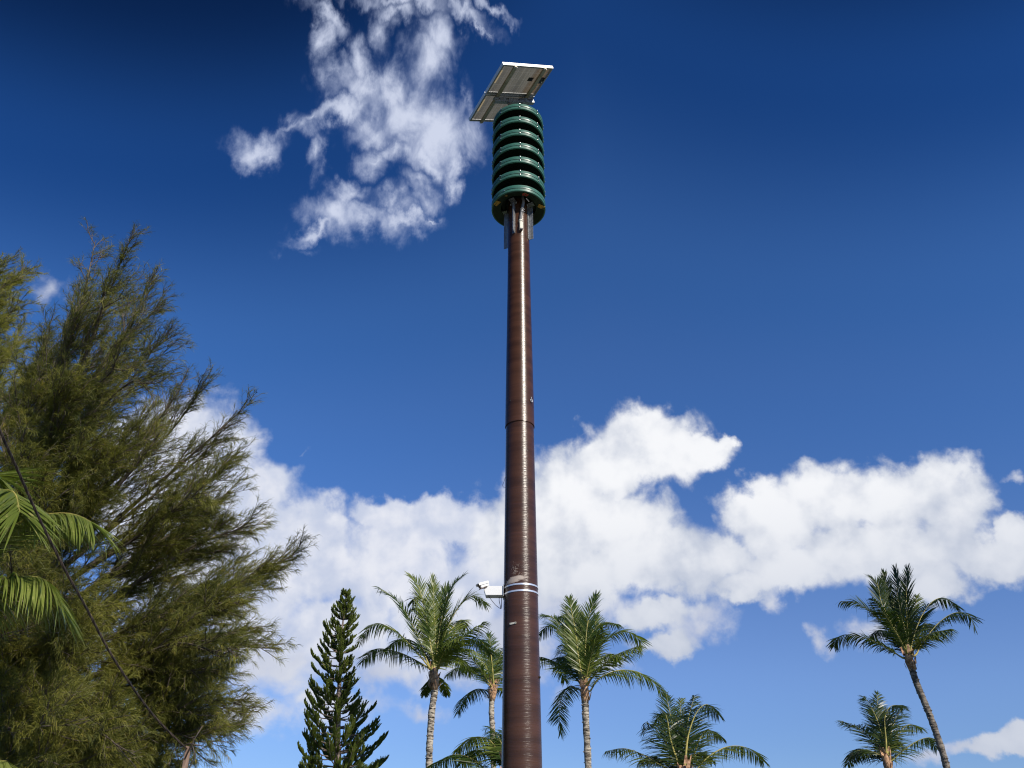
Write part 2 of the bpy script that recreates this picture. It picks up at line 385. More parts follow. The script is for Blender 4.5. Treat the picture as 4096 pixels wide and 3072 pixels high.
def leaf_mat(name, dark, light, tip=None, rough=.42, trans=.3, spec=.5, ns=1.2, amt=1.0):
    m = bpy.data.materials.new(name); m.use_nodes = True; t = NT(m.node_tree)
    b = t.n['Principled BSDF']; out = t.n['Material Output']
    oi = t.n.new('ShaderNodeObjectInfo').outputs['Random']
    n = t.noise(objco(t), ns, 3, .6)
    f = t.math('ADD', t.math('MULTIPLY', n, .9), t.math('MULTIPLY', t.math('SUBTRACT', oi, .5), .55 * amt))
    col = t.mix(t.ramp(f, .25, .75), dark, light)
    if tip: col = t.mix(t.math('MULTIPLY', t.ramp(t.noise(objco(t), ns * 7, 3, .6), .56, .72), .7), col, tip)
    t.l.new(col, b.inputs['Base Color']); b.inputs['Roughness'].default_value = rough
    b.inputs['Specular IOR Level'].default_value = spec
    tr = t.n.new('ShaderNodeBsdfTranslucent'); t.l.new(t.vmath('MULTIPLY', col, (1.3, 1.45, .7)), tr.inputs[0])
    mx = t.n.new('ShaderNodeMixShader'); mx.inputs[0].default_value = trans
    t.l.new(b.outputs[0], mx.inputs[1]); t.l.new(tr.outputs[0], mx.inputs[2]); t.l.new(mx.outputs[0], out.inputs[0])
    return m
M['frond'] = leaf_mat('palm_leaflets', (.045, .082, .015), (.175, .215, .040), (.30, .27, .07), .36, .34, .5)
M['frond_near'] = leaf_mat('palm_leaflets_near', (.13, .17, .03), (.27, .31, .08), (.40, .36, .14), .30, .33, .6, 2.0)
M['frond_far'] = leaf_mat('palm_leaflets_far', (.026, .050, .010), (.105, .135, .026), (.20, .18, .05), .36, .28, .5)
M['rachis'] = mat('palm_rachis', (.28, .25, .06), .5, fn=var((.16, .17, .04), (.40, .33, .09), 2))
M['needle'] = leaf_mat('needle_foliage', (.080, .090, .019), (.31, .295, .057), (.44, .34, .07), .5, .30, .3, 1.1)
M['pine'] = leaf_mat('pine_foliage', (.042, .070, .014), (.15, .185, .034), None, .5, .20, .3, 1.6)
def trunk_fn(c1, c2):
    def f(t, b):
        c = objco(t)
        rings = t.noise(t.mapping(c, (2.2, 2.2, 11)), 1.0, 4, .65, .4)
        n = t.noise(c, 14, 4, .6)
        v = t.math('ADD', t.math('MULTIPLY', rings, .75), t.math('MULTIPLY', n, .25))
        t.l.new(t.mix(t.ramp(v, .42, .60), c1, c2), b.inputs['Base Color']); bump(t, b, v, .8, .03)
    return f
M['palmbark'] = mat('palm_bark', (.3, .26, .21), .85, fn=trunk_fn((.085, .068, .052), (.50, .44, .36)))
M['palmbark_dark'] = mat('palm_bark_dark', (.2, .17, .14), .85, fn=trunk_fn((.045, .036, .03), (.25, .21, .17)))
M['fibre'] = mat('palm_fibre', (.45, .25, .13), .8, fn=var((.16, .075, .035), (.62, .38, .22), 5, .6, (1, 1, 1.6)))
def lam_fn(t, b):
    out = t.n['Material Output']
    c = objco(t); x, y, z = t.sep(c)
    def line(v, step, w):
        q = t.math('DIVIDE', v, step); fr = t.math('ABSOLUTE', t.math('SUBTRACT', t.math('FRACT', q), .5))
        return t.ramp(fr, .5 - w / step, .5 - w / step * .5)
    ln = t.math('MAXIMUM', line(x, .104, .005), line(y, .156, .004))
    n = t.noise(t.mapping(c, (9, .6, 1)), 1.0, 3, .5)
    cell = t.mix(t.ramp(n, .35, .65), (.20, .19, .165), (.31, .285, .235))
    cell = t.mix(t.math('MULTIPLY', t.ramp(x, .18, .30, a=0, b=1), .45), cell, (.32, .19, .07))
    col = t.mix(t.math('MULTIPLY', ln, .55), cell, (.46, .44, .38))
    t.l.new(col, b.inputs['Base Color']); b.inputs['Roughness'].default_value = .35
    tr = t.n.new('ShaderNodeBsdfTranslucent'); t.l.new(col, tr.inputs[0])
    mx = t.n.new('ShaderNodeMixShader'); mx.inputs[0].default_value = .35
    t.l.new(b.outputs[0], mx.inputs[1]); t.l.new(tr.outputs[0], mx.inputs[2]); t.l.new(mx.outputs[0], out.inputs[0])
M['laminate'] = mat('panel_backsheet', (.25, .24, .21), .35, fn=lam_fn)
def tan_fn(t, b):
    out = t.n['Material Output']; tr = t.n.new('ShaderNodeBsdfTranslucent'); tr.inputs[0].default_value = (.55, .42, .24, 1)
    mx = t.n.new('ShaderNodeMixShader'); mx.inputs[0].default_value = .5
    t.l.new(b.outputs[0], mx.inputs[1]); t.l.new(tr.outputs[0], mx.inputs[2]); t.l.new(mx.outputs[0], out.inputs[0])
M['tan'] = mat('sunlit_backsheet', (.85, .70, .45), .4, fn=tan_fn)  # tan colour stands in for sunlight coming through the sheet

# ================================================================== ground
def ground():
    m = MB(); n = 24; R = 3000.0
    xs = sorted(set([-R, -600, -150, -60] + list(range(-40, 41, 8)) + [60, 150, 600, R]))
    rng = random.Random(3)
    vs = [(x, y, rng.uniform(-.04, .02)) for y in xs for x in xs]; k = len(xs)
    m.add(vs, [(j * k + i, j * k + i + 1, (j + 1) * k + i + 1, (j + 1) * k + i) for j in range(k - 1) for i in range(k - 1)])
    o = m.build('ground', M['grass']); tag(o, kind='structure')
    m = MB(); m.box((4, 4.0, .03), np.eye(3), (44, 18, .1)); tag(m.build('bounce_paving', M['concrete']), kind='structure')  # unseen slab added to bounce warm light up onto the undersides
    m = MB(); m.box((0, -12, .03), np.eye(3), (400, 14, .08)); tag(m.build('road', M['asphalt']), kind='structure')
ground()

# ================================================================== siren pole
PX, PD = .10, 8.92                # pole axis
BASE = (PX, PD, 0.0)
def zat(y): return P(2074, y, PD)[2]
Z_J = 6.56                       # slip joint
def shaft_r(z):                  # radius of the tapered tube
    return np.interp(z, [0, 2.6, 4.47, 6.6, 10.6], [.222, .207, .1945, .178, .156 if False else .155])
def cyl(az, r, z):               # az in degrees, 0 = facing the viewer, positive = right
    a = math.radians(az); return np.array([PX + r * math.sin(a), PD - r * math.cos(a), z])
def axes(az):                    # tangent (to the right), outward, up
    a = math.radians(az); return np.array([math.cos(a), math.sin(a), 0.]), np.array([math.sin(a), -math.cos(a), 0.]), np.array([0, 0, 1.])
pole = empty('siren_pole', BASE, 'tall glossy brown tapered fibreglass pole rising through the middle', 'pole')
def shaft(z0, z1, extra, lip=False):
    m = MB(); prof = []
    for i in range(25):
        z = z0 + (z1 - z0) * i / 24; prof.append((float(shaft_r(z)) + extra * max(0, 1 - (z - z0) / 2.2) if extra else float(shaft_r(z)), z))
    if lip: prof = [(prof[0][0] - .02, z0 + .2), (prof[0][0] - .012, z0 + .004), (prof[0][0] - .002, z0)] + prof
    m.lathe(prof, n=96)
    return m
def at_origin(mb, name, mats, parent, auto=50):      # geometry around the z axis, placed at the pole axis
    me_o = mb.build(name, mats, None, True, auto=auto); me_o.parent = parent; return me_o
at_origin(shaft(-.3, Z_J + .25, 0), 'lower_shaft', M['pole'], pole)
up = shaft(Z_J, 10.75, .010, True); at_origin(up, 'upper_shaft', M['pole'], pole)
# eye bolt and hole at the joint, number plate, small loop of wire, flange at the foot
def ring_pts(c, u, v, r, n=20): return [c + u * r * math.cos(2 * math.pi * i / n) + v * r * math.sin(2 * math.pi * i / n) for i in range(n + 1)]
z = zat(1622) + .02; r = float(shaft_r(z)) + .01; t_, o_, u_ = axes(50)
m = MB(); m.tube([cyl(50, r - .02, z + .035), cyl(50, r + .008, z + .032), cyl(50, r + .012, z + .005)], .0045, 8)
m.tube(ring_pts(cyl(50, r + .013, z - .022), t_, u_, .019), .0058, 8, cap=False); m.build('eye_bolt', M['alu'], pole)
m = MB(); a = cyl(-41, r - .004, zat(1625)); m.tube([a, cyl(-41, r + .003, zat(1625))], .010, 12); m.build('plugged_hole', M['black'], pole)
z = zat(2504) - .02; r = float(shaft_r(z)); t_, o_, u_ = axes(-27)
m = MB(); tt = nrm(t_ + u_ * .06); m.box(cyl(-27, r + .004, z), [tt, o_, np.cross(tt, -o_)], (.082, .005, .020))
ob = m.build('number_plate', M['cream'], pole, False, .001)
for s in (-1, 1):
    m = MB(); m.tube([cyl(-27, r + .004, z) + tt * s * .032, cyl(-27, r + .010, z) + tt * s * .032], .005, 8); m.build('plate_screw', M['black'], ob)
z = zat(1935); r = float(shaft_r(z))
m = MB(); m.tube(spline([cyl(-88, r, z + .09), cyl(-88, r + .012, z + .03), cyl(-88, r + .03, z - .02), cyl(-87, r + .02, z - .05), cyl(-86, r - .002, z - .05)], 16), .0022, 6); m.build('wire_loop', M['black'], pole)
m = MB(); z = zat(2842); r = float(shaft_r(z)); m.tube([cyl(70, r - .005, zat(2715)), cyl(70, r + .012, zat(2715))], .012, 10); m.build('rubber_plug', M['black'], pole)
m = MB(); m.lathe([(.22, .0), (.36, .0), (.36, .03), (.225, .03), (.222, .18)], n=48); at_origin(m, 'base_flange', M['galv'], pole)
for k in range(8):
    m = MB(); a = k * 45 + 20; m.tube([cyl(a, .31, .02), cyl(a, .31, .09)], .014, 8); m.build('anchor_bolt', M['galv'], pole)

# ================================================================== siren
SR = .415; NMOD = 7; Z_BOT = zat(842) - .0; PITCHM = .308; 
siren = empty('warning_siren', (PX, PD, Z_BOT), 'stacked dark green round warning siren on top of the brown pole', 'siren')
_cm = {}
def clamp_mesh(zz):
    if zz not in _cm:
        m = MB(); m.tube([(0, -SR - .001, zz), (0, -SR - .010, zz), (0, -SR - .013, zz)], [.0095, .0095, .004], 10, 0)
        m.box((0, -SR - .001, zz), np.eye(3), (.030, .008, .022), 1)
        o = m.build('clamp_bolt', [M['steel'], M['green']], None, True, auto=40); _cm[zz] = o.data; bpy.data.objects.remove(o)
    return _cm[zz]
def piece(mb, mt):
    o = mb.build('piece', mt, None, False); me = o.data; bpy.data.objects.remove(o); return me
m = MB(); m.box((.012, -SR - .0015, .087), np.eye(3), (.004, .004, .052)); SEAM = piece(m, M['green_dark'])
m = MB(); m.tube(spline([(0, -SR - .006, .108), (-.008, -SR - .008, .085), (.002, -SR - .008, .06), (0, -SR - .006, .034)], 10), .003, 5); TETHER = piece(m, M['black'])
def siren_module(k, zb, last):
    # two pressed rim bands with a black ring in the gap between, over a dark horn underside
    root = None
    R = SR
    m = MB()
    m.lathe([(R - .022, .056), (R - .004, .056), (R, .059), (R + .001, .082), (R + .002, .084), (R + .001, .086), (R, .117), (R - .004, .121), (R - .03, .124), (.20, .17)], (0, 0, 0), 96)
    m.lathe([(R - .022, .0), (R - .003, .0), (R, .004), (R, .044), (R - .004, .048), (R - .022, .048)], (0, 0, 0), 96)
    if last:
        m2 = MB(); m2.lathe([(R - .020, .004), (R - .06, .012), (.30, .034), (.29, .038), (.27, .040), (.262, .11), (.10, .115)], (0, 0, 0), 96)
    else:
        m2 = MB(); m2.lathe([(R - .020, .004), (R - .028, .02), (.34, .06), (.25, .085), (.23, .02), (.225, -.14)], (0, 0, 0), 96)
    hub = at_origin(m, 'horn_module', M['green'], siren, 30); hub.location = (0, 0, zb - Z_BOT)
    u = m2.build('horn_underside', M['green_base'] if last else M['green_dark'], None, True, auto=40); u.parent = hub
    g = MB(); g.lathe([(R - .012, .044), (R - .006, .046), (R - .006, .058), (R - .012, .060)], (0, 0, 0), 96)
    q = g.build('gap_ring', M['black'], None, True); q.parent = hub
    angs = ([3 + 45 * i for i in range(8)] if not last else [-31, 63, 157, 251])
    for i, a in enumerate(angs):
        ar = math.radians(a)
        def sub(name, me):
            o = bpy.data.objects.new(name, me); COL.objects.link(o); o.parent = hub; o.rotation_euler = (0, 0, ar)
        for zz in (.112, .028) if not last else (.052,): sub('clamp_bolt', clamp_mesh(zz))
        if not last: sub('band_seam', SEAM)
        if not last and i % 2 == 1: sub('tether_wire', TETHER)
    return hub
for k in range(NMOD):
    siren_module(k, Z_BOT + k * PITCHM, k == 0)
m = MB(); m.lathe([(.21, .0), (.215, NMOD * PITCHM - .1)], (0, 0, 0), 48)
c_ = at_origin(m, 'core_tube', M['green_dark'], siren); c_.location = (0, 0, .05)
m = MB(); m.lathe([(.0, .225), (.16, .215), (.30, .17), (SR - .03, .122)], (0, 0, 0), 64)
c_ = at_origin(m, 'top_cover', M['green'], siren); c_.location = (0, 0, (NMOD - 1) * PITCHM)
# stickers on the dished base (each a thin slab following the underside)
def base_pt(az, r): return cyl(az, r, Z_BOT + np.interp(r, [.29, .30, .355, .395], [.037, .034, .0118, .0045]) - .0035)
def sticker_frame(az, r):
    t_, o_, u_ = axes(az); a = base_pt(az, r - .02); b = base_pt(az, r + .02); v = nrm(b - a); return base_pt(az, r), t_, v, np.cross(t_, v)
def text_mesh(name, body, size, c, u, v, material, parent, lift):
    cu = bpy.data.curves.new(name, 'FONT'); cu.body = body; cu.size = size; cu.align_x = 'CENTER'; cu.align_y = 'CENTER'; cu.extrude = .0004
    tmp = bpy.data.objects.new(name, cu); COL.objects.link(tmp)
    dg = bpy.context.evaluated_depsgraph_get(); me = bpy.data.meshes.new_from_object(tmp.evaluated_get(dg))
    bpy.data.objects.remove(tmp); w = np.cross(u, v)
    mt = Matrix(((u[0], v[0], w[0], c[0] + w[0] * lift), (u[1], v[1], w[1], c[1] + w[1] * lift), (u[2], v[2], w[2], c[2] + w[2] * lift), (0, 0, 0, 1)))
    me.transform(mt); me.materials.clear(); me.materials.append(material)
    o = bpy.data.objects.new(name, me); COL.objects.link(o); put(o, parent); return o
def warn_sticker(az, r, rot):
    c, t_, v, w = sticker_frame(az, r)
    if w[2] > 0: w = -w
    a = math.radians(rot); X = t_ * math.cos(a) + v * math.sin(a); Y = np.cross(w, X)
    m = MB(); m.box(c, [X, Y, w], (.105, .078, .002)); s = m.build('warning_sticker', M['olive'], siren, False)
    m = MB(); m.box(c + Y * .026 + w * .0014, [X, Y, w], (.105, .026, .002)); m.build('sticker_header', M['yellow'], s, False)
    m = MB(); m.tube(ring_pts(c + Y * .026 - X * .042 + w * .003, X, Y, .007, 12), .002, 5); m.build('sticker_symbol', M['ink'], s)
    text_mesh('sticker_title', 'WARNING', .019, c + Y * .026 + X * .008, X, Y, M['ink'], s, .0032)
    m = MB()
    rg = random.Random(int(az) + 200)
    for i in range(5):
        L = rg.uniform(.06, .09); m.box(c + Y * (.006 - i * .010) - X * (.047 - L / 2) + w * .0016, [X, Y, w], (L, .0035, .001))
    m.build('sticker_lines', M['yellow'], s, False)
warn_sticker(-66, .362, 200 - 40)
warn_sticker(79, .352, 60)
# round yellow seal and the red maker's mark near the front edge
c, t_, v, w = sticker_frame(-32, .352)
if w[2] > 0: w = -w
X, Y = t_, np.cross(w, t_)
m = MB(); m.tube(ring_pts(c + w * .001, X, Y, .022, 24), .0018, 6); m.box(c + w * .001 - X * .003, [X, Y, w], (.005, .026, .002)); m.box(c + w * .001 + Y * .011 + X * .003, [X, Y, w], (.014, .004, .002)); m.box(c + w * .001 + X * .003, [X, Y, w], (.014, .004, .002)); m.box(c + w * .001 + X * .008 - Y * .006, [X, Y, w], (.004, .014, .002))
m.build('round_seal', M['gold'], siren)
c, t_, v, w = sticker_frame(17, .335)
if w[2] > 0: w = -w
X, Y = t_, np.cross(w, t_)
# interlocked bold letters: an f on the left, an s on the right, around a small square hole
q = .0135
def cells(s): return [(x - 3.5, 3 - y) for y, row in enumerate(s) for x, ch in enumerate(row) if ch == '#']
MARK = ["..####..", ".####.##", ".##..###", ".###.##.", ".##.####", ".##..###", ".##.###."]
m = MB()
F_ = [(-3.0, -3.2), (-3.0, 2.2), (-2.0, 3.4), (.8, 3.4), (.8, 1.9), (-1.1, 1.9), (-1.1, .8), (-.2, .8), (-.2, -.6), (-1.1, -.6), (-1.1, -3.2)]
S_ = [(.1, -3.2), (2.6, -3.2), (3.3, -2.4), (3.3, -.4), (2.4, .3), (3.9, .3), (3.9, 1.9), (1.4, 1.9), (.7, 1.2), (.7, -.2), (1.5, -1.0), (1.5, -1.7), (.1, -1.7)]
for poly in (F_, S_): m.prism([(a * q, b * q) for a, b in poly], c + w * .0016, X, Y, w, .0015)
mk = m.build('maker_mark', M['red'], siren, False)
m = MB()
for poly in (F_, S_):
    pts = [c + w * .0025 + X * a * q + Y * b * q for a, b in poly]; m.tube(pts + [pts[0]], .0016, 5)
m.build('mark_outline', M['gold'], mk)
# galvanised angle brackets
def bracket(az, ln, r0=None):
    t_, o_, u_ = axes(az); zt = Z_BOT + .015; zc = zt - ln / 2; r = .158
    m = MB(); m.box(cyl(az, r + .007, zc - .02), [t_, o_, u_], (.048, .006, ln))
    m.box(cyl(az, r + .007 + .036, zc - .02) + t_ * .021, [t_, o_, u_], (.006, .060, ln))
    b = m.build('angle_bracket', M['galv'], siren, False, .0015)
    m = MB(); m.box(cyl(az, r + .055, zt + .012), [t_, o_, u_], (.085, .085, .006)); m.box(cyl(az, r + .012, zt - .018), [t_, o_, u_], (.115, .006, .045)); m.build('bracket_foot', M['galv'], b, False, .001)
    for s in (-1, 1):
        m = MB(); m.tube([cyl(az, r + .012, zt - .02) + t_ * s * .048, cyl(az, r + .024, zt - .02) + t_ * s * .048], .009, 6); m.build('bracket_bolt', M['steel'], b)
    for zz in (.30, .36, .42, ln - .10, ln - .06, ln - .02):
        m = MB(); m.tube([cyl(az, r + .008, zt - zz) - t_ * .014, cyl(az, r + .0125, zt - zz) - t_ * .014], .0055, 8); m.build('bolt_hole', M['black'], b)
    m = MB(); m.tube([cyl(az, r, zt - .40) - t_ * .005, cyl(az, r + .035, zt - .40) - t_ * .005], .007, 6); m.build('bracket_bolt', M['steel'], b)
bracket(-27, .60); bracket(63, .65); bracket(153, .65); bracket(-112, .72)
# conduit from the base down to a cream fitting and junction box
cz = Z_BOT
cpts = spline([cyl(17, .21, cz + .10), cyl(17, .225, cz + .03), cyl(19, .222, cz - .02), cyl(18, .20, cz - .10), cyl(14, .186, cz - .20), cyl(10, .180, cz - .30), cyl(9, .178, cz - .385)], 40)
cond = MB(); rr = [.0205 + (.0015 if i % 2 else 0) for i in range(40)]; cond.tube(cpts, rr, 12); co = cond.build('flexible_conduit', M['conduit'], siren)
for zz in (.155, .205):
    m = MB(); m.tube(ring_pts(cyl(16, .193, cz - zz), axes(16)[0], axes(16)[1], .0245, 16) + [cyl(24, .215, cz - zz - .015)], .0035, 6); m.build('cable_tie', M['white'], co)
m = MB(); m.tube([cyl(9, .178, cz - .37), cyl(9, .178, cz - .392), cyl(9, .178, cz - .394), cyl(9, .178, cz - .45)], [.028, .028, .021, .021], 14); m.build('conduit_fitting', M['cream'], siren, True, auto=40)
t_, o_, u_ = axes(11); m = MB(); m.box(cyl(11, .190, cz - .505), [t_, o_, u_], (.05, .055, .115)); jb = m.build('junction_box', M['cream'], siren, False, .006)
m = MB(); m.box(cyl(11, .190, cz - .567), [t_, o_, u_], (.042, .047, .014)); m.build('box_cap', M['conduit'], jb, False, .003)
m = MB(); m.box(cyl(33, .25, cz + .012), [axes(60)[0], axes(60)[1], np.array([0, 0, 1.])], (.085, .014, .004)); m.box(cyl(33, .26, cz + .004), [axes(55)[0], axes(55)[1], np.array([0, 0, 1.])], (.06, .004, .016)); m.build('sunlit_clip', M['white'], siren, False)  # bracket metal catching the sun, its brightness painted as white

# ================================================================== solar panels
def rig():
    w, L, psi, tau, h, cx, cy, ro = 1.001, 1.376, .457, -.093, 13.079, -.133, -.016, .422
    u = np.array([math.cos(psi), math.sin(psi), 0]); hor = np.array([-math.sin(psi), math.cos(psi), 0])
    d = hor * math.cos(tau) - np.array([0, 0, 1]) * math.sin(tau)
    nn = np.cross(u, d); u = u * math.cos(ro) + nn * math.sin(ro); n = np.cross(u, d)
    return np.array([.1 + cx, 8.92 + cy, h]), u, d, n, w, L
C0, U, Dv, Nn, PW, PL = rig()
sol = empty('solar_array', (PX, PD, Z_BOT + 6 * PITCHM + .22), 'pair of tilted white-framed solar panels mounted above the green siren', 'solar panel')
def bx(name, m, parent, parts, bevel=0):
    q = MB()
    for (a, b, c, da, db, dc) in parts: q.box(C0 + U * a + Dv * b + Nn * c, [U, Dv, Nn], (da, db, dc))
    return q.build(name, m, parent, False, bevel)
for s in (-1, 1):
    b0 = s * (PL / 4 + .004); hl = PL / 2 - .012; T = .052
    fr = bx('solar_panel', M['alu'], sol, [(0, b0 - hl / 2, 0, PW, .006, T), (0, b0 + hl / 2, 0, PW, .006, T), (-PW / 2 + .003, b0, 0, .006, hl - .006, T), (PW / 2 - .003, b0, 0, .006, hl - .006, T),
        ], .0008)
    bx('frame_lip', M['alu_dark'], fr, [(0, b0 - hl / 2 + .016, -T / 2 + .001, PW - .012, .026, .003), (0, b0 + hl / 2 - .016, -T / 2 + .001, PW - .012, .026, .003), (-PW / 2 + .018, b0, -T / 2 + .001, .026, hl - .06, .0034), (PW / 2 - .018, b0, -T / 2 + .001, .026, hl - .06, .0034)])
    me = MB(); hw = PW / 2 - .007; hh = hl / 2 - .004
    xs_ = [-hw, -PW / 2 + .039, -PW / 2 + .101, hw]; ys_ = [-hh, -.17, .13, hh]
    for i in range(3):
        for j in range(3):
            if (i, j) != (1, 1): me.add([(xs_[i], ys_[j], 0), (xs_[i + 1], ys_[j], 0), (xs_[i + 1], ys_[j + 1], 0), (xs_[i], ys_[j + 1], 0)], [(0, 1, 2, 3)])
    lam = me.build('panel_laminate', M['laminate'], None, False)
    lam.parent = fr
    cc = C0 + Dv * b0 + Nn * .018
    lam.matrix_world = Matrix(((U[0], Dv[0], Nn[0], cc[0]), (U[1], Dv[1], Nn[1], cc[1]), (U[2], Dv[2], Nn[2], cc[2]), (0, 0, 0, 1)))
    q = MB(); pc = C0 + U * (-PW / 2 + .070) + Dv * (b0 - .02) + Nn * .018
    q.add([pc - U * .031 - Dv * .15, pc + U * .031 - Dv * .15, pc + U * .031 + Dv * .15, pc - U * .031 + Dv * .15], [(0, 1, 2, 3)]); q.build('sunlit_strip', M['tan'], fr, False)  # patch of transmitted sunlight, set in as a tan strip
    if s == -1:
        jb = bx('junction_box', M['black'], fr, [(PW / 2 - .085, b0 - .02, -.004, .13, .12, .032)], .004)
        bx('box_label', M['white'], jb, [(PW / 2 - .045, b0 + .005, -.022, .012, .04, .003)])
        bx('panel_label', M['ink'], fr, [(PW / 2 - .27, b0 - .01, .0155, .10, .085, .002)])
        q = MB(); q.tube(spline([C0 + U * (PW / 2 - .11) + Dv * (b0 + .04) - Nn * .01, C0 + U * (PW / 2 - .10) + Dv * (b0 + .14) - Nn * .015, C0 + U * (PW / 2 - .15) + Dv * (b0 + .27) - Nn * .03, C0 + U * .1 + Dv * .02 - Nn * .12], 18), .005, 6)
        q.build('panel_cable', M['black'], fr)
for a in (-.27, .32):
    bx('support_rail', M['rail'], sol, [(a, 0, -.044, .045, PL + .02, .034), (a, 0, -.062, .062, PL - .04, .003)], .001)
    for b in (-PL / 2 + .005, PL / 2 - .01):
        q = MB(); q.box(C0 + U * a + Dv * b - Nn * .045, [U, Dv, Nn], (.056, .006, .045)); q.build('rail_end', M['alu'], sol, False, .001)
cb = bx('cross_channel', M['galv'], sol, [(.06, .012, -.105, .80, .007, .085), (.06, .045, -.066, .80, .065, .007), (.06, .045, -.146, .80, .065, .007)], .001)
for a in (-.24, -.10, -.07, .34, .37, .40):
    q = MB(); q.tube([C0 + U * a + Dv * .007 - Nn * .10, C0 + U * a - Dv * .002 - Nn * .10], .009, 8); q.build('channel_bolt', M['black'], cb)
top = np.array([PX, PD, Z_BOT + 6 * PITCHM + .20])
q = MB(); q.tube([top, top + [0, 0, .20]], .045, 16); q.build('mast_stub', M['green_base'], sol, True, auto=40)
q = MB()
for s, off in ((-1, -.06), (1, .10)):
    a = top + np.array([off * .4, -.02 * s, .05]); b = C0 + U * (.04 + off * 1.6) + Dv * .03 - Nn * .15; dr = nrm(b - a); sd = nrm(np.cross(dr, [0, 1, 0]))
    q.box((a + b) / 2, [dr, sd, np.cross(dr, sd)], (np.linalg.norm(b - a), .075 if s < 0 else .05, .008)); q.box((a + b) / 2 + sd * (.035 if s < 0 else .022), [dr, sd, np.cross(dr, sd)], (np.linalg.norm(b - a), .008, .05))
q.build('tilt_bracket', M['galv'], sol, False, .001)
# green pipe elbow on the top cover
q = MB(); e0 = np.array([PX - .08, PD - .20, Z_BOT + 6 * PITCHM + .17])
q.tube(spline([e0, e0 + [0, 0, .07], e0 + [.012, -.0, .105], e0 + [.04, .0, .11], e0 + [.09, 0.01, .07]], 14), .032, 14); q.tube([e0 + [.085, .01, .075], e0 + [.115, .012, .052]], .040, 12)
q.build('pipe_elbow', M['green_base'], siren)

# ================================================================== surveillance camera on steel straps
zc1 = P(2074, 2240 + 600 / 5.53, PD)[2]; zc2 = zc1 - .078
zs = zat(2240 + 520 / 5.53 - 0) - .0
sc = empty('surveillance_camera', (PX - .33, PD, 4.6), 'small white surveillance camera on a white arm strapped to the brown pole', 'camera')
for i, yy in enumerate((2240 + 525 / 5.53, 2240 + 668 / 5.53)):
    zf = P(2074, yy, PD - .195)[2]; q = MB(); r = float(shaft_r(zf)) + .0025; n = 96; vs = []
    for j in range(n):
        th = 2 * math.pi * j / n; dz = -.006 * math.sin(th) * -1
        for rr_, zz in ((r, -.009), (r + .002, -.009), (r + .002, .009), (r, .009)): vs.append((PX + rr_ * math.sin(th), PD - rr_ * math.cos(th), zf + zz + dz))
    q.add(vs, [(j * 4 + k, ((j + 1) % n) * 4 + k, ((j + 1) % n) * 4 + (k + 1) % 4, j * 4 + (k + 1) % 4) for j in range(n) for k in range(4)])
    q.build('steel_strap', M['strap'], sc, True, auto=30)
def cp(x, y, dy=0): return P(1880 + x / 5.53, 2240 + y / 5.53, PD + dy)
xr = PX - .193
a0 = cp(700, 572, -.06); a1 = cp(700, 775, -.06); b0_ = cp(270, 600, -.06)
q = MB(); zt, zb = a0[2], a1[2]
poly = [(-.215, zt - 4.4 - .0), (0, zt - 4.4), (0, zb - 4.4), (-.20, zb - 4.4), (-.222, zt - 4.4 - .035)]
q.prism(poly, (PX - .197, PD + .06, 4.4), (1, 0, 0), (0, 0, 1), (0, -1, 0), .12); arm = q.build('arm_housing', M['white'], sc, False, .004)
q = MB(); q.box((PX - .197, PD, (zt + zb) / 2), np.eye(3), (.008, .15, .135)); q.build('mounting_plate', M['galv'], arm, False, .001)
hc = cp(305, 560, -.06); ax = nrm(np.array([-.80, -.42, -.36])); sd = nrm(np.cross(ax, [0, 0, 1])); upv = np.cross(sd, ax)
q = MB(); q.box(hc, [ax, sd, upv], (.115, .062, .055)); head = q.build('camera_body', M['white'], sc, False, .012)
q = MB(); q.box(hc + ax * .012 + upv * .030, [ax, sd, upv], (.135, .074, .008)); q.box(hc + ax * .012 + upv * .018 + sd * .037, [ax, sd, upv], (.13, .004, .024)); q.box(hc + ax * .012 + upv * .018 - sd * .037, [ax, sd, upv], (.13, .004, .024)); q.build('sun_hood', M['white'], head, False, .003)
q = MB(); q.box(hc + ax * .02 - upv * .029, [ax, sd, upv], (.085, .05, .006)); q.tube([hc + ax * .056, hc + ax * .062], .022, 16); q.build('lens', M['brown_lens'], head, True, auto=30)
q = MB(); q.tube([hc - upv * .02 - ax * .01, cp(330, 600, -.02)], .013, 10); q.box(cp(345, 592, -.125), [nrm([1, 0, .4]), nrm([0, 1, 0]), nrm([-.4, 0, 1])], (.035, .006, .006)); q.build('swivel_joint', M['black'], sc)
q = MB(); 
q.tube(spline([cp(395, 770, -.03), cp(470, 880, -.03), cp(560, 990, -.02), cp(640, 1055, 0), cp(680, 1075, .02)], 18), .0032, 6)
q.tube(spline([cp(648, 822, 0), cp(645, 900, 0), cp(668, 1000, 0), cp(682, 1075, .01), cp(690, 1060, .02), cp(700, 980, .03), cp(700, 830, .03)], 22), .0038, 6)
q.build('camera_cable', M['black'], sc)

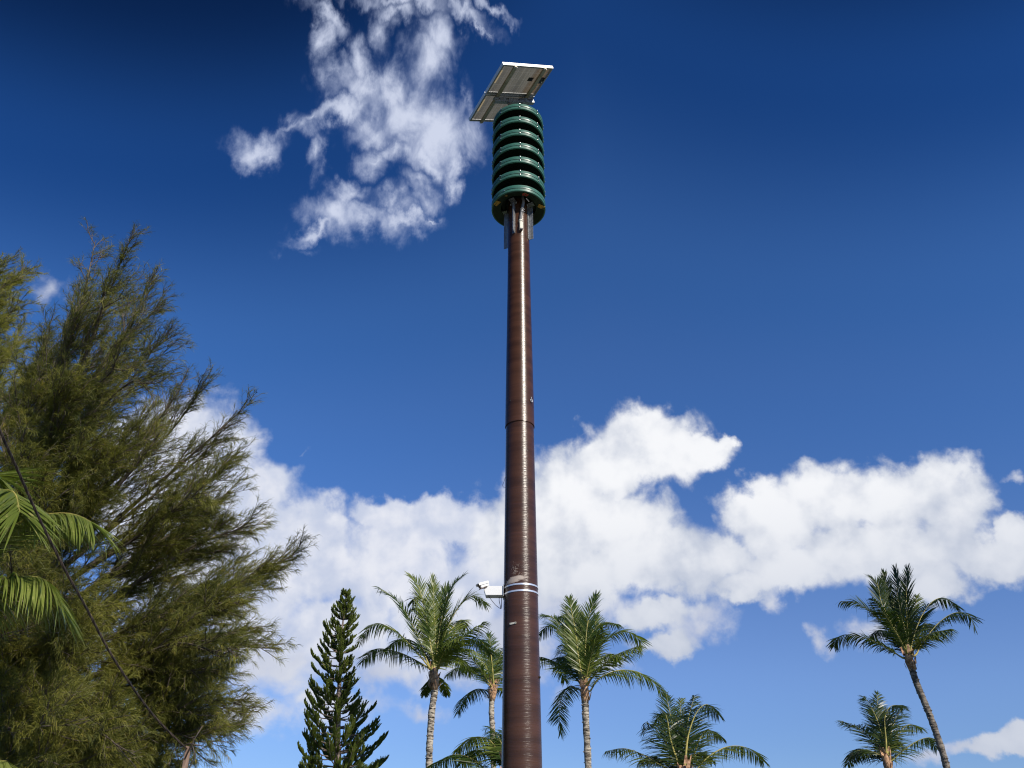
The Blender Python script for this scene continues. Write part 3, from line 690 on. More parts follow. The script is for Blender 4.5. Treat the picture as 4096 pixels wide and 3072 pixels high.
# ================================================================== palms
Z19 = 1.9025
def z6(x, y): return 1100 + x / Z19, 2200 + y / Z19
def z7(x, y): return 2100 + x / Z19, 2200 + y / Z19
def z8(x, y): return 3200 + x / Z19, 2200 + y / Z19
def zd(x, y): return x * K, y * K
def make_frond(pts, rng, length_leaf, mats, parent, nl=62, bend=1.0, width=.050, start=.16, lean=0.0, full=0.0):
    R = spline(pts, 64)
    seg = np.linalg.norm(np.diff(R, axis=0), axis=1); L = seg.sum()
    cum = np.concatenate([[0], np.cumsum(seg)]) / L
    def at(s): return np.stack([np.interp(s, cum, R[:, k]) for k in range(3)], -1)
    s = np.linspace(start, .995, nl) + rng.normal(0, .002, nl); s = np.clip(s, 0, 1)
    pos = at(s); tan = vn(at(np.clip(s + .02, 0, 1)) - at(np.clip(s - .02, 0, 1)))
    outw = nrm([R[-1][0] - R[0][0], R[-1][1] - R[0][1], 0])
    upv = np.array([0, 0, 1.]) - outw * .35 + rng.normal(0, .12, 3) + np.array([lean, 0, 0])
    nv = vn(upv - tan * (tan @ upv)[:, None]); side = np.cross(tan, nv)
    V = []; Q = []; Mi = []; c = 0
    for sg in (-1, 1):
        prof = np.interp(s, [start, start + .08, .35, .6, .85, 1], [.45, .80, 1, .95, .72 + .25 * full, .42 + .35 * full]) * length_leaf
        ln = prof * rng.uniform(.86, 1.08, nl)
        a = np.radians(np.interp(s, [start, .5, .85, 1], [14, 32, 46, 64]) + rng.normal(0, 3.5, nl) + 20 * np.clip(tan[:, 2], 0, 1) ** 2)
        lift = rng.normal(.16, .08, nl)
        kk = 6; 
        hz = 1 - tan[:, 2] ** 2; lift = lift - .42 * hz ** 2
        d = vn(side * sg * np.cos(a)[:, None] + tan * np.sin(a)[:, None] + nv * lift[:, None])
        droop = bend * rng.uniform(.22, .70, nl)
        broken = rng.random(nl) < .05; pts_ = [pos]; cur = pos.copy(); dd = d.copy()
        for j in range(1, kk):
            g = (droop * (.30 + 2.1 * hz ** 2) * (.10 + .20 * j / kk))[:, None] * np.array([WIND, 0, -1.0])
            dd = vn(dd + g + (broken & (j == 3))[:, None] * np.array([0, 0, -1.6]))
            cur = cur + dd * (ln / (kk - 1))[:, None]; pts_.append(cur)
        pp = np.stack(pts_, 1)
        wv = vn(np.cross(d, nv) + nv * rng.normal(0, .45, nl)[:, None])
        wd = np.array([.45, 1, 1, .85, .55, .06])[None] * (width * rng.uniform(.8, 1.15, nl))[:, None]
        v, q = ribbons(pp, wd, wv); V.append(v); Q.append(q + c); c += len(v); Mi += [0] * len(q)
    # rachis: a flattened tapering tube
    k = 28; ss = np.linspace(0, 1, k); rp = at(ss); rad = np.interp(ss, [0, .12, .6, 1], [.075, .036, .018, .005]) * (length_leaf / .9)
    tt = vn(np.gradient(rp, axis=0)); nvv = vn(upv - tt * (tt @ upv)[:, None]); sdv = np.cross(tt, nvv); n = 6
    th = np.linspace(0, 2 * math.pi, n, endpoint=False)
    vv = (rp[:, None] + (sdv[:, None] * np.cos(th)[None, :, None] * 1.15 + nvv[:, None] * np.sin(th)[None, :, None] * .8) * rad[:, None, None]).reshape(-1, 3)
    qq = np.array([(i * n + j, i * n + (j + 1) % n, (i + 1) * n + (j + 1) % n, (i + 1) * n + j) for i in range(k - 1) for j in range(n)])
    V.append(vv); Q.append(qq + c); Mi += [1] * len(qq)
    return big_mesh('frond', np.concatenate(V), np.concatenate(Q), mats, parent, Mi, True)
WIND = .10
def make_palm(conv, D, crown, trunk, fronds, label, seed, FL=4.3, leaf=1.02, bark='palmbark', tw=.14, nl=74, extra=2, fib=True, mat_l='frond', width=.046, full=.0):
    rng = np.random.default_rng(seed)
    c = P(*conv(*crown), D)
    root = empty('palm_tree', (c[0], c[1], 0), label, 'palm tree', 'coconut palms around the pole')
    # trunk through the photographed points, then straight down to the ground
    tp = [P(*conv(*q), D) for q in trunk]; last = tp[-1]; prev = tp[-2] if len(tp) > 1 else c
    if last[2] > .2:
        sl_ = (last - prev) / max(1e-3, abs(last[2] - prev[2])); sl_[2] = 0; n = 6; z0 = last[2]
        for i in range(1, n + 1): 
            f = i / n; tp.append(np.array([last[0] + sl_[0] * z0 * f * .6, last[1], z0 * (1 - f) - (.15 if i == n else 0)]))
    sp = spline([c] + tp if np.linalg.norm(c - tp[0]) > .1 else tp, 90)
    m = MB(); rads = []; rp = []
    for i, q in enumerate(sp):
        h = i / len(sp); r = tw * (1 + .55 * max(0, h - .5) ** 1.5 * 2) * (1 + .07 * math.sin(i * 2.3) * (i % 2) + rng.uniform(-.03, .05)); rads.append(r)
    m.tube(sp, rads, 14, rough=.06, rng=rng)
    # ragged leaf-scar flakes
    for i in range(70):
        k = rng.integers(1, len(sp) - 1); a = rng.uniform(0, 6.28); q = sp[k]; o = np.array([math.cos(a), math.sin(a), 0])
        m.box(q + o * rads[k] * 1.02, [np.array([-o[1], o[0], 0]), nrm(o + [0, 0, .5]), np.array([0, 0, 1.])], (.09, .05, .035))
    m.build('trunk', M[bark], root)
    if fib:
        m = MB(); ax = nrm(sp[0] - sp[8])
        m.tube([sp[0] - ax * .45, sp[0] - ax * .2, sp[0], sp[0] + ax * .25, sp[0] + ax * .5], [tw * .95, tw * 1.35, tw * 1.5, tw * 1.1, tw * .4], 12, rough=.18, rng=rng)
        for i in range(26):
            a = rng.uniform(0, 6.28); h = rng.uniform(-.35, .6); o = np.array([math.cos(a), math.sin(a), 0]); q = sp[0] + ax * h + o * tw * rng.uniform(1.2, 1.8)
            e = q + (o * rng.uniform(.02, .12) + ax * rng.uniform(.15, .4)); sd_ = np.array([-o[1], o[0], 0]) * rng.uniform(.04, .09)
            m.add([q - sd_, q + sd_, e + sd_ * .7, e - sd_ * .3], [(0, 1, 2, 3)])
        m.build('crown_fibre', M['fibre'], root, True)
    ms = [M[mat_l], M['rachis']]
    top = c + nrm(sp[0] - sp[6]) * .25
    for i, fp in enumerate(fronds):
        force = None
        if not hasattr(fp[0], '__len__'): force = fp[0]; fp = fp[1:]
        pts2 = [conv(*q) for q in fp]
        w0 = [P(*q, D) for q in pts2]
        l2 = np.linalg.norm(np.diff(np.array([top] + w0), axis=0), axis=1).sum()
        dep = math.sqrt(max(.1, FL * FL - min(l2, FL * .97) ** 2)) * min(1.0, max(.25, l2 / 2.2))
        if force is not None: dep = force * (1 if rng.random() < .5 else -1) * .8
        f = np.linspace(0, 1, len(pts2) + 1)[1:]
        w = [P(*q, D + dep * fi) for q, fi in zip(pts2, f)]
        st = top + np.array([rng.normal(0, .05), rng.normal(0, .05), rng.uniform(-.2, .1)])
        make_frond([st] + w, rng, leaf * rng.uniform(.9, 1.1) * min(1.0, max(.55, l2 / 2.0)), ms, root, nl, rng.uniform(.7, 1.3), width, full=full)
    for i in range(extra):     # fronds at the back of the crown
        a = rng.uniform(-1, 1); tip = c + np.array([math.sin(a * 2.2) * FL * .55, FL * rng.choice([-.45, .5]), FL * rng.uniform(.1, .65)])
        mid = (c + tip) / 2 + np.array([0, 0, .45]); make_frond([top, mid, tip], rng, leaf * .9, ms, root, nl, 1.1, width)
    return root

make_palm(z6, 36, (1212, 985), [(1214, 1080), (1195, 1210), (1185, 1350), (1176, 1500), (1172, 1659)], [
 [(1160, 850), (1060, 600), (930, 390), (800, 290)],
 [(1080, 780), (920, 620), (760, 560), (655, 690)],
 [(1090, 850), (930, 775), (760, 755), (668, 850)],
 [(1205, 780), (1195, 560), (1140, 400), (1085, 360), (1045, 400)],
 [(1180, 700), (1130, 420), (1090, 270), (1030, 195)],
 [(1240, 700), (1285, 450), (1335, 300), (1425, 200)],
 [(1255, 770), (1330, 550), (1430, 400), (1520, 350), (1600, 410)],
 [(1260, 850), (1350, 770), (1450, 700), (1560, 690), (1640, 790)],
 [(1255, 880), (1330, 820), (1420, 830), (1490, 940)],
 [(1222, 700), (1210, 420), (1200, 220)],
 [(1245, 700), (1255, 480), (1300, 290)],
 [(1285, 720), (1360, 580), (1420, 530), (1450, 590)],
 [(1190, 980), (1160, 1020), (1135, 1100)],
 [(1250, 980), (1285, 1020), (1310, 1100)],
 [(1200, 720), (1170, 560), (1120, 460), (1060, 440)],
 [(1150, 800), (1060, 700), (960, 680), (860, 740)],
 [(1280, 830), (1330, 700), (1380, 620), (1400, 560)],
], 'tallest coconut palm immediately left of the brown pole, beneath the white camera', 11, extra=2)
make_palm(z6, 47, (1655, 1090), [(1650, 1140), (1648, 1250), (1655, 1370), (1660, 1500)], [
 [(1640, 960), (1580, 840), (1500, 760), (1390, 750)],
 [(1600, 1000), (1490, 910), (1400, 895), (1315, 950)],
 [(1610, 1065), (1530, 1060), (1440, 1120), (1390, 1240)],
 [(1655, 900), (1640, 760), (1632, 640)],
 [(1680, 920), (1720, 790), (1790, 720)],
 [(1640, 900), (1600, 780), (1570, 690)],
 [(1690, 1010), (1760, 960), (1860, 1000)],
 [(1690, 1050), (1750, 1060), (1830, 1160)],
 [(1670, 950), (1690, 840), (1690, 760)],
 [(1610, 960), (1540, 900), (1450, 880)],
], 'small yellow-green coconut palm half hidden behind the left side of the brown pole', 12, FL=4.3, leaf=.98, tw=.15, extra=1)
make_palm(z6, 31, (1770, 1720), [(1770, 1800), (1772, 1900)], [
 [(1700, 1540), (1620, 1440), (1500, 1430), (1380, 1530)],
 [(1650, 1700), (1500, 1590), (1350, 1560), (1190, 1640)],
 [(1740, 1560), (1700, 1420), (1620, 1340)],
 [(1780, 1560), (1790, 1400), (1820, 1300)],
 [(1700, 1600), (1600, 1530), (1500, 1530), (1420, 1620)],
 [(1740, 1520), (1710, 1450), (1680, 1440), (1690, 1600)],
 [(1680, 1680), (1560, 1660), (1450, 1720)],
], 'low coconut palm crown at the bottom edge just left of the brown pole', 13, FL=4.4, leaf=1.0, extra=0)
make_palm(z7, 36, (455, 1085), [(460, 1180), (462, 1280), (470, 1430), (482, 1659)], [
 [(400, 900), (330, 700), (250, 595), (180, 575), (115, 640)],
 [(400, 850), (310, 640), (220, 520), (130, 485)],
 [(405, 800), (380, 600), (350, 490), (260, 505)],
 [(420, 800), (365, 520), (338, 375)],
 [(430, 800), (410, 600), (385, 450)],
 [(455, 820), (480, 540), (540, 350)],
 [(458, 900), (475, 720), (530, 600), (610, 550), (715, 565)],
 [(480, 950), (560, 760), (650, 660), (760, 617), (870, 680), (885, 760)],
 [(490, 1080), (560, 980), (700, 918), (850, 925), (970, 1000), (1050, 1095)],
 [(400, 990), (300, 900), (200, 840), (100, 815), (40, 870)],
 [(410, 970), (350, 860), (295, 810), (275, 860), (300, 990)],
 [(400, 1060), (345, 1035), (290, 1090), (262, 1220), (268, 1400)],
 [(500, 850), (530, 660), (540, 500)],
 [(440, 850), (440, 650), (420, 500)],
 [(390, 900), (330, 780), (280, 720)],
 [(500, 940), (580, 830), (650, 790), (700, 840)],
], 'coconut palm immediately right of the brown pole with one long frond arching right', 14, extra=2)
make_palm(z7, 30, (1215, 1760), [(1215, 1850), (1218, 1950)], [
 [(1170, 1640), (1110, 1450), (1085, 1300), (1055, 1235), (1005, 1280)],
 [(1205, 1600), (1185, 1350), (1185, 1140)],
 [(1220, 1600), (1245, 1400), (1310, 1230), (1390, 1175), (1470, 1250)],
 [(1260, 1650), (1320, 1460), (1390, 1370), (1490, 1420)],
 [(1290, 1690), (1400, 1570), (1550, 1495), (1700, 1510), (1815, 1610)],
 [(1140, 1690), (1000, 1620), (880, 1550), (750, 1510), (620, 1530)],
 [(1160, 1640), (1060, 1450), (980, 1350), (920, 1310)],
 [(1180, 1600), (1120, 1320), (1075, 1100)],
 [(1215, 1560), (1240, 1300), (1290, 1110)],
 [(1130, 1690), (1050, 1600), (960, 1570), (880, 1600)],
 [(1200, 1560), (1150, 1400), (1140, 1280)],
 [(1250, 1620), (1300, 1560), (1350, 1540), (1420, 1600)],
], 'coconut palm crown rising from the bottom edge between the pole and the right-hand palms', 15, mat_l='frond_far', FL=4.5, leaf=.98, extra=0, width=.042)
make_palm(z8, 38, (838, 850), [(852, 905), (890, 1020), (935, 1130), (985, 1250), (1035, 1390), (1085, 1540), (1118, 1659)], [
 [(780, 820), (670, 750), (500, 670), (370, 645), (280, 670), (260, 730)],
 [(790, 760), (690, 630), (550, 480), (430, 400), (310, 390)],
 [(790, 740), (700, 560), (620, 400), (590, 260), (540, 210)],
 [(800, 700), (740, 500), (670, 350), (640, 180)],
 [(815, 680), (750, 400), (728, 150)],
 [(825, 680), (808, 400), (818, 155)],
 [(800, 720), (750, 500), (700, 370), (665, 420)],
 [(835, 700), (870, 500), (890, 350)],
 [(850, 720), (900, 560), (980, 420), (1080, 365), (1210, 440)],
 [(880, 800), (930, 710), (1050, 560), (1170, 480), (1280, 490), (1330, 590)],
 [(800, 760), (700, 650), (600, 610), (520, 680)],
 [(800, 740), (720, 560), (640, 480), (570, 470)],
 [(830, 700), (830, 500), (800, 330)],
 [(870, 740), (920, 620), (960, 560), (1000, 600)],
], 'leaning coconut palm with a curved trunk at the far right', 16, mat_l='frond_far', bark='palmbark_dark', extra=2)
make_palm(z8, 42, (668, 1630), [(672, 1659), (676, 1760)], [
 [(620, 1600), (520, 1530), (420, 1520), (362, 1630)],
 [(640, 1560), (550, 1460), (440, 1350), (310, 1300)],
 [(645, 1500), (590, 1300), (530, 1180), (480, 1115)],
 [(650, 1450), (600, 1250), (585, 1090)],
 [(655, 1450), (645, 1280), (690, 1190), (780, 1180)],
 [(670, 1500), (720, 1300), (790, 1190)],
 [(680, 1540), (740, 1420), (820, 1330), (925, 1350)],
 [(700, 1600), (780, 1530), (900, 1450), (1000, 1430), (1040, 1510)],
 [(650, 1480), (625, 1350), (610, 1200)],
 [(660, 1480), (665, 1330), (680, 1250)],
 [(630, 1520), (570, 1400), (520, 1350)],
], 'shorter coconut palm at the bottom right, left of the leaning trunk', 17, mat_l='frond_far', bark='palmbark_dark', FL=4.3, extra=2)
# near palm outside the left edge, three fronds reaching into the picture
make_palm(lambda x, y: (x, y), 8.3, (-620, 2650), [(-640, 2900), (-650, 3200), (-650, 3600)], [
 [.15, (-400, 2450), (-160, 2240), (54, 2102), (163, 2063), (253, 2052), (318, 2063), (365, 2088)],
 [.1, (-420, 2500), (-230, 2390), (0, 2325), (100, 2306), (181, 2320), (222, 2391)],
 [-.6, (-450, 2400), (-260, 2080), (-90, 1900), (-10, 1900)],
 [-.8, (-450, 2350), (-250, 2100), (-60, 1980), (50, 1965), (80, 2050)],
 [-.3, (-450, 2800), (-330, 2930), (-180, 3010), (-40, 3035), (30, 3045)],
 [(-500, 2300), (-400, 2000), (-300, 1800)],
 [(-700, 2300), (-900, 2000), (-1100, 1900)],
 [(-800, 2600), (-1050, 2500), (-1250, 2700)],
], 'bright green palm whose near fronds reach in from the left edge', 18, FL=2.7, leaf=.76, tw=.13, nl=180, extra=0, mat_l='frond_near', width=.022, full=1.0)
make_palm(zd, 60, (800, 1720), [(800, 1740), (800, 1780)], [
 [(798, 1690), (800, 1660), (806, 1645)], [(790, 1690), (780, 1660), (768, 1655)], [(810, 1690), (830, 1680), (845, 1700)], [(800, 1690), (790, 1660), (812, 1650)],
], 'distant palm frond tips showing low behind the right side of the column-shaped pine', 19, extra=2, fib=False)
make_palm(zd, 30, (330, 1530), [(330, 1560), (332, 1640)], [
 [(340, 1500), (370, 1470), (400, 1460), (430, 1480)], [(350, 1520), (380, 1510), (420, 1520)], [(330, 1500), (330, 1450), (350, 1410)],
 [(310, 1510), (270, 1480), (230, 1490)], [(320, 1500), (300, 1450), (280, 1430)], [(350, 1530), (380, 1545), (400, 1580)],
], 'dark palm seen through gaps in the big feathery tree', 20, FL=3.6, extra=2)

# ================================================================== column-shaped pine
def column_pine():
    rng = np.random.default_rng(5); D = 40.0
    tp = [P(*z6(*q), D) for q in ((546, 322), (530, 450), (512, 600), (498, 850), (485, 1150), (475, 1450), (470, 1659))]
    base = np.array([tp[-1][0], D, -.15]); root = empty('column_pine', (base[0], D, 0), 'tall narrow dark green pine with upturned branches left of the palms', 'pine tree')
    tr = spline(tp + [np.array([tp[-1][0], D, 1.2]), base], 120)
    zz = tr[:, 2]; m = MB(); m.tube(tr, np.interp(zz, [-.2, tp[-1][2], tp[0][2]], [.26, .17, .012]), 10, rough=.08, rng=rng); m.build('trunk', M['pinebark'], root)
    ztop = tp[0][2]; br = MB(); V = []; Q = []; c = 0
    def rope(p0, d0, ln, w):
        nonlocal c
        k = 6; p = p0.copy(); d = d0.copy(); pts = [p.copy()]
        for j in range(1, k):
            d = nrm(d + np.array([0.02, 0, .20])); p = p + d * ln / (k - 1); pts.append(p.copy())
        pts = np.array(pts)
        # scaly rope: rings of short needles around a thin core
        N = 44; s = rng.uniform(0, 1, N); pos = np.stack([np.interp(s * (k - 1), range(k), pts[:, i]) for i in range(3)], -1)
        tang = nrm(pts[-1] - pts[0]); o = vn(rng.normal(size=(N, 3))); o = vn(o - tang * (o @ tang)[:, None])
        l = w * rng.uniform(.8, 1.5, N); dirn = vn(o * .75 + tang * 1.0)
        pp = np.stack([pos, pos + dirn * l[:, None] * .7, pos + vn(dirn + tang * .8) * l[:, None] * 1.25], 1)
        v, q = ribbons(pp, np.tile(np.array([[.022, .022, .004]]), (N, 1)), vn(np.cross(dirn, rng.normal(size=(N, 3)))))
        V.append(v); Q.append(q + c); c += len(v)
        side = nrm(np.cross(tang, [0, 1, .1])); 
        for sd in (side, np.cross(side, tang)):
            v, q = ribbons(pts[None], np.array([[.4, 1, 1, 1, .8, .15]]) * w * .9, sd[None]); V.append(v); Q.append(q + c); c += len(v)
    z = ztop - .12; k = 0
    while z > 2.2:
        h = ztop - z; o0 = np.array([np.interp(z, zz[::-1], tr[::-1, 0]), D, z])
        Lb = np.interp(h, [0, .6, 1.5, 3, 5, 7.5, 10, 14], [.14, .5, .95, 1.45, 1.85, 2.35, 2.8, 3.1])
        nb = 4 if h < .8 else (6 if h < 4 else 7)
        for b in range(nb):
            az = 2 * math.pi * b / nb + k * .7 + rng.uniform(-.25, .25)
            o = np.array([math.cos(az), math.sin(az), 0]); L = Lb * .92 * rng.uniform(.55, 1.12)
            if o[0] > .35 and 2.2 < h < 6.0: L *= .55
            if rng.random() < .10: continue
            up = np.interp(h, [0, 1, 4], [1.1, .75, .42]) + rng.uniform(-.08, .08)
            n = 9; p = o0.copy(); d = nrm(o + [0, 0, up * .7]); pts = [p.copy()]
            for j in range(1, n):
                f = j / n; d = nrm(d + np.array([0, 0, (-.10 if f < .4 else .22)]) + rng.normal(0, .03, 3)); p = p + d * L / (n - 1); pts.append(p.copy())
            br.tube(pts, np.linspace(.026 + .006 * L, .008, n), 5)
            pts = np.array(pts); nr = int(10 + L * 19.0)
            sd = np.array([-o[1], o[0], 0])
            for i in range(nr):
                f = rng.uniform(.36 if L > .9 else .12, 1.0) ** .8; q = np.array([np.interp(f * (n - 1), range(n), pts[:, a]) for a in range(3)])
                tg = nrm(pts[min(n - 1, int(f * (n - 1)) + 1)] - pts[int(f * (n - 1)) - 1 if f * (n - 1) >= 1 else 0])
                dd = nrm(tg * .8 + sd * rng.choice([-1, 1]) * rng.uniform(.2, .9) + np.array([0, 0, rng.uniform(-.15, .45)]))
                rope(q, dd, rng.uniform(.18, .40) * min(1, .5 + L * .4), .047)
        k += 1; z -= rng.uniform(.27, .38) if h > 1 else .16
    br.build('branches', M['pinebark'], root)
    big_mesh('crown', np.concatenate(V), np.concatenate(Q), [M['pine']], root)
column_pine()

# ================================================================== feathery needle trees
def needle_tree(D0, trunk, limbs, label, seed, ndl=44, dens=1.1, copies=2, spread=2.6, twigs=1.0):
    rng = np.random.default_rng(seed)
    tp = [P(*zd(*q), D0) for q in trunk]; base = tp[-1].copy()
    if base[2] > 0: tp.append(np.array([base[0], base[1], base[2] * .4])); tp.append(np.array([base[0], base[1], -.2]))
    root = empty('feathery_tree', (base[0], base[1], 0), label, 'tree')
    T = spline(tp, 60); hh = T[:, 2]; m = MB(); m.tube(T, np.interp(hh, [0, hh.max()], [.20, .03]), 12, rough=.06, rng=rng); m.build('trunk', M['bark'], root)
    br = MB(); tw_p = []; tw_d = []; tw_l = []; tw_n = []; nf = 1.0
    def twigset(pts, L, lvl, nf=1.0):
        k = max(2, int(L / .125 * twigs)); pts = np.array(pts)
        n = len(pts)
        for i in range(k):
            f = (i + rng.random()) / k; f = .12 + .88 * f
            q = np.array([np.interp(f * (n - 1), range(n), pts[:, a]) for a in range(3)]); j = min(n - 2, int(f * (n - 1))); tg = nrm(pts[j + 1] - pts[j])
            r = nrm(rng.normal(size=3)); d = nrm(tg * 1.1 + r * .75 + np.array([.12, 0, .12]))
            l = rng.uniform(.12, .36) * (1.2 - .65 * f); tw_p.append(q); tw_d.append(d); tw_l.append(l); tw_n.append(nf * (1.15 - .55 * f))
    def branch(p0, d0, L, r0, n=8, sag=.0, upb=.05):
        p = p0.copy(); d = d0.copy(); pts = [p.copy()]
        for j in range(1, n):
            d = nrm(d + rng.normal(0, .09, 3) + np.array([.03, 0, upb - sag * j / n])); p = p + d * L / (n - 1); pts.append(p.copy())
        br.tube(pts, np.linspace(r0, max(.0035, r0 * .25), n), 4, cap=False); return pts
    for li, lb in enumerate(limbs):
        fdj = 0
        if not hasattr(lb[0], '__len__'): fdj = lb[0]; lb = lb[1:]
        for cpy in range(copies + 1 - (1 if (lb[-1][1] < 900 and lb[-1][0] > 150) else 0)):
            dj = fdj if cpy == 0 else rng.uniform(-spread, spread * .8)
            if fdj and cpy: dj = fdj * rng.uniform(.4, 1.3)
            sh = 1.0 if cpy == 0 else rng.uniform(.62, .92)
            s0 = np.array(lb[0]); e = np.array(lb[-1]); w = []
            for i, q in enumerate(lb):
                f = i / (len(lb) - 1); q = s0 + (np.array(q) - s0) * sh * (.95 if s0[1] < 1350 else .93)
                if cpy: q = q + rng.normal(0, 14, 2) * f + np.array([0, 10 * f])
                w.append(P(*zd(*q), D0 + dj * f ** .8 + (rng.uniform(-.6, .6) * f if cpy == 0 else 0)))
            n = 16; R = spline(w, n); L = np.linalg.norm(np.diff(R, axis=0), axis=1).sum()
            br.tube(R, np.linspace(.045 if cpy == 0 else .035, .006, n), 6, rough=.05, rng=rng)
            thin = .62 if lb[-1][1] < 900 and lb[-1][0] > 150 else 1.0
            NF = lambda f: thin * (1.1 - .45 * f)
            ns = int(L * 4.6 * dens * (.8 if thin < 1 else 1))
            for i in range(ns):
                f = .12 + .88 * (i + rng.random()) / ns; j = min(n - 2, int(f * (n - 1)))
                q = np.array([np.interp(f * (n - 1), range(n), R[:, a]) for a in range(3)]); tg = nrm(R[j + 1] - R[j])
                r = rng.normal(size=3); r = nrm(r - tg * (r @ tg)); ang = rng.uniform(.20, .62)
                d = nrm(tg * math.cos(ang) + r * math.sin(ang) + np.array([.15, 0, .05]))
                bl = rng.uniform(.65, 1.45) * (1.15 - .80 * f) * min(1.2, L / 3 + .3)
                bp = branch(q, d, bl, .011, 7, sag=.12 * (1 - f)); twigset(bp, bl, 1, NF(f))
                for _ in range(int(2.2 * dens)):
                    f2 = rng.uniform(.2, .8); jj = int(f2 * 6); d2 = nrm(nrm(bp[jj + 1] - bp[jj]) + nrm(rng.normal(size=3)) * .6)
                    b2 = branch(bp[jj], d2, bl * .5, .006, 5, sag=.1); twigset(b2, bl * .5, 2, NF(f))
            twigset(R[int(n * .55):], L * .45, 0, .6 * thin)
    br.build('branches', M['bark'], root)
    p = np.array(tw_p); d = np.array(tw_d); l = np.array(tw_l); nt = len(p)
    # twig stalks
    pp = np.stack([p, p + d * l[:, None] * .5, p + d * l[:, None]], 1)
    v1, q1 = ribbons(pp, np.tile(np.array([[.008, .006, .003]]), (nt, 1)), vn(np.cross(d, rng.normal(size=(nt, 3)))))
    # needles
    idx = np.repeat(np.arange(nt), np.maximum(4, (ndl * np.array(tw_n)).astype(int))); N = len(idx); s = rng.uniform(0, 1, N) ** .8
    pos = p[idx] + d[idx] * (l[idx] * s)[:, None]
    o = vn(rng.normal(size=(N, 3))); nd = vn(d[idx] * rng.uniform(.5, 1.6, N)[:, None] + o * .62)
    ln = rng.uniform(.06, .135, N)
    # sheltered inner tufts hang, outer ones stand off the twig
    hang = rng.uniform(.25, 1.0, nt)[idx][:, None] * np.array([.12, 0, -1.0])
    m1 = pos + nd * ln[:, None] * .5; nd2 = vn(nd + hang * .7); m2 = m1 + nd2 * ln[:, None] * .35; nd3 = vn(nd2 + hang * .9); m3 = m2 + nd3 * ln[:, None] * .35
    pp = np.stack([pos, m1, m3], 1)
    v2, q2 = ribbons(pp, np.stack([np.full(N, .0042), np.full(N, .0045), np.full(N, .0020)], 1), vn(np.cross(nd, rng.normal(size=(N, 3)))))
    big_mesh('needles', np.concatenate([v1, v2]), np.concatenate([q1, q2 + len(v1)]), [M['bark'], M['needle']], root, np.concatenate([np.zeros(len(q1)), np.ones(len(q2))]))
    print('needle tree', nt, 'twigs', N, 'needles')
needle_tree(13.0, [(150, 760), (110, 900), (90, 1100), (100, 1300), (105, 1500), (110, 1700)], [
 [(90, 1000), (140, 780), (185, 620), (212, 495)],
 [(95, 1000), (190, 760), (245, 610), (282, 508)],
 [(100, 1020), (220, 790), (300, 670), (330, 588)],
 [(100, 1040), (240, 850), (320, 760), (376, 715)],
 [(90, 980), (110, 820), (150, 700), (165, 610)],
 [(90, 960), (75, 820), (95, 720)],
 [(95, 1000), (170, 850), (280, 720), (345, 655)],
 [(100, 1150), (220, 1000), (340, 870)],
 [(110, 1200), (260, 1040), (380, 920), (458, 815)],
 [(110, 1190), (250, 1030), (350, 900), (400, 830)],
 [(110, 1250), (300, 1080), (440, 960), (536, 875)],
 [(110, 1280), (300, 1150), (430, 1060), (512, 985)],
 [(110, 1330), (300, 1200), (420, 1120), (480, 1080)],
 [(120, 1380), (320, 1240), (450, 1160), (562, 1120)],
 [(120, 1440), (370, 1310), (540, 1250), (670, 1182)],
 [(120, 1440), (340, 1350), (500, 1260), (600, 1215)],
 [(120, 1500), (330, 1400), (470, 1370), (572, 1390)],
 [(120, 1520), (300, 1450), (400, 1430), (480, 1450)],
 [(120, 1590), (300, 1545), (430, 1510), (515, 1520)],
 [(130, 1640), (320, 1600), (430, 1580), (500, 1570)],
 [(110, 1680), (250, 1650), (400, 1650)],
 [(60, 1100), (20, 980), (-10, 850)], [(70, 1300), (0, 1180), (-60, 1080)], [(80, 1400), (0, 1330), (-80, 1250)],
 [(90, 1560), (20, 1500), (-60, 1450)], [(90, 1640), (10, 1620), (-60, 1600)], [(100, 1250), (150, 1120), (170, 1000)],
 [-3.0, (90, 1300), (80, 1150), (90, 1020)], [-3.2, (60, 1420), (30, 1300), (20, 1180)], [-3.4, (110, 1480), (120, 1350), (150, 1250)], [-3.2, (60, 1560), (50, 1450), (60, 1350)],
 [-3.3, (110, 1600), (120, 1500), (150, 1420)], [-3.4, (40, 1680), (60, 1580), (90, 1500)], [-3.2, (130, 1700), (180, 1600), (220, 1530)], [-2.5, (60, 1200), (40, 1050), (50, 930)], [-2.6, (120, 1180), (140, 1050), (180, 940)], [-3.2, (0, 1500), (-20, 1400), (0, 1300)], [-3.2, (10, 1640), (10, 1560), (20, 1480)], [-3.3, (80, 1730), (90, 1660), (110, 1600)], [-2.4, (100, 1050), (110, 930), (130, 820)],
 [(110, 1100), (180, 930), (230, 800)], [(100, 1050), (150, 900), (190, 770)], [-1.5, (110, 1150), (200, 1030), (280, 940)], [(60, 1050), (50, 900), (60, 780)], [(110, 1450), (200, 1330), (250, 1220)], [(110, 1600), (210, 1500), (280, 1420)], [(100, 1350), (60, 1230), (40, 1120)], [(110, 1720), (200, 1660), (300, 1600)],
], 'big olive green feathery needle tree filling the left side', 31, copies=2, ndl=38, twigs=1.3)
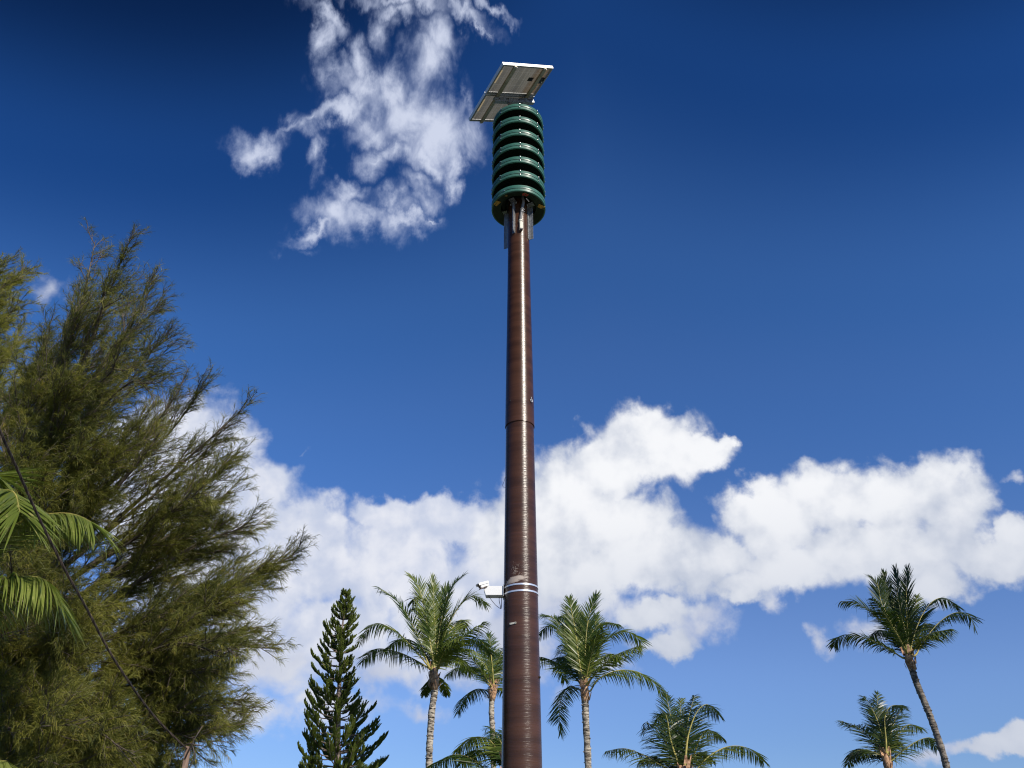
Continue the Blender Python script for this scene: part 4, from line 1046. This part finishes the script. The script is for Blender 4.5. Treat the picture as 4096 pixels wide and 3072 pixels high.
needle_tree(16.5, [(-110, 800), (-120, 1000), (-125, 1300), (-130, 1700)], [
 [(-100, 900), (-50, 720), (0, 620), (50, 572)],
 [(-100, 950), (-50, 790), (0, 700), (40, 650)],
 [(-100, 1000), (-30, 850), (20, 760), (48, 700)],
 [(-100, 1050), (-20, 950), (30, 870), (55, 800)],
 [(-100, 850), (-60, 700), (-20, 600), (5, 560)],
 [(-100, 1100), (0, 1000), (50, 930)],
], 'second feathery needle tree whose crown just enters at the left edge', 32, copies=1, spread=1.5)

# ================================================================== wooden post and twisted cable
pd_ = 8.8
pt = P(*zd(408, 1612), pd_)
post = empty('wooden_post', (pt[0], pt[1], 0), 'weathered square wooden post top at the bottom edge below the feathery tree', 'post')
m = MB(); m.box((pt[0], pt[1], pt[2] / 2 - .05), [axes(20)[0], axes(20)[1], np.array([0, 0, 1.])], (.055, .055, pt[2] + .1)); m.build('post_shaft', M['wood'], post, False, .006)
m = MB(); m.tube([pt + [-.09, 0, -.0], pt + [.02, -.04, .02], pt + [.12, -.05, -.0]], .008, 6); m.tube([pt + [.0, -.04, -.12], pt + [.06, -.05, .06], pt + [.11, -.03, .19]], .007, 6)
m.tube(spline([pt + [.05, -.05, 0], pt + [.10, -.05, -.10], pt + [.07, -.05, -.2], pt + [.11, -.05, -.35]], 10), .006, 6); m.build('wire_hook', M['cable'], post)
def twisted():
    c2 = [(-70, 760), (0, 930), (40, 1020), (85, 1120), (140, 1230), (190, 1320), (235, 1405), (290, 1490), (340, 1555), (403, 1618)]
    ds = np.linspace(4.6, pd_ - .05, len(c2)); pts = spline([P(*zd(*q), d) for q, d in zip(c2, ds)], 420)
    root = empty('twisted_cable', pts[-1], 'dark twisted cable sagging across the feathery tree down to the wooden post', 'cable')
    tn = vn(np.gradient(pts, axis=0)); a = vn(np.cross(tn, np.array([0, 0, 1.]))); b = np.cross(tn, a)
    s = np.concatenate([[0], np.cumsum(np.linalg.norm(np.diff(pts, axis=0), axis=1))])
    for k in range(3):
        th = s / .055 + k * 2.094; m = MB(); q = pts + (a * np.cos(th)[:, None] + b * np.sin(th)[:, None]) * .0054
        m.tube(q, .0054, 6); m.build('strand', M['cable'], root)
twisted()
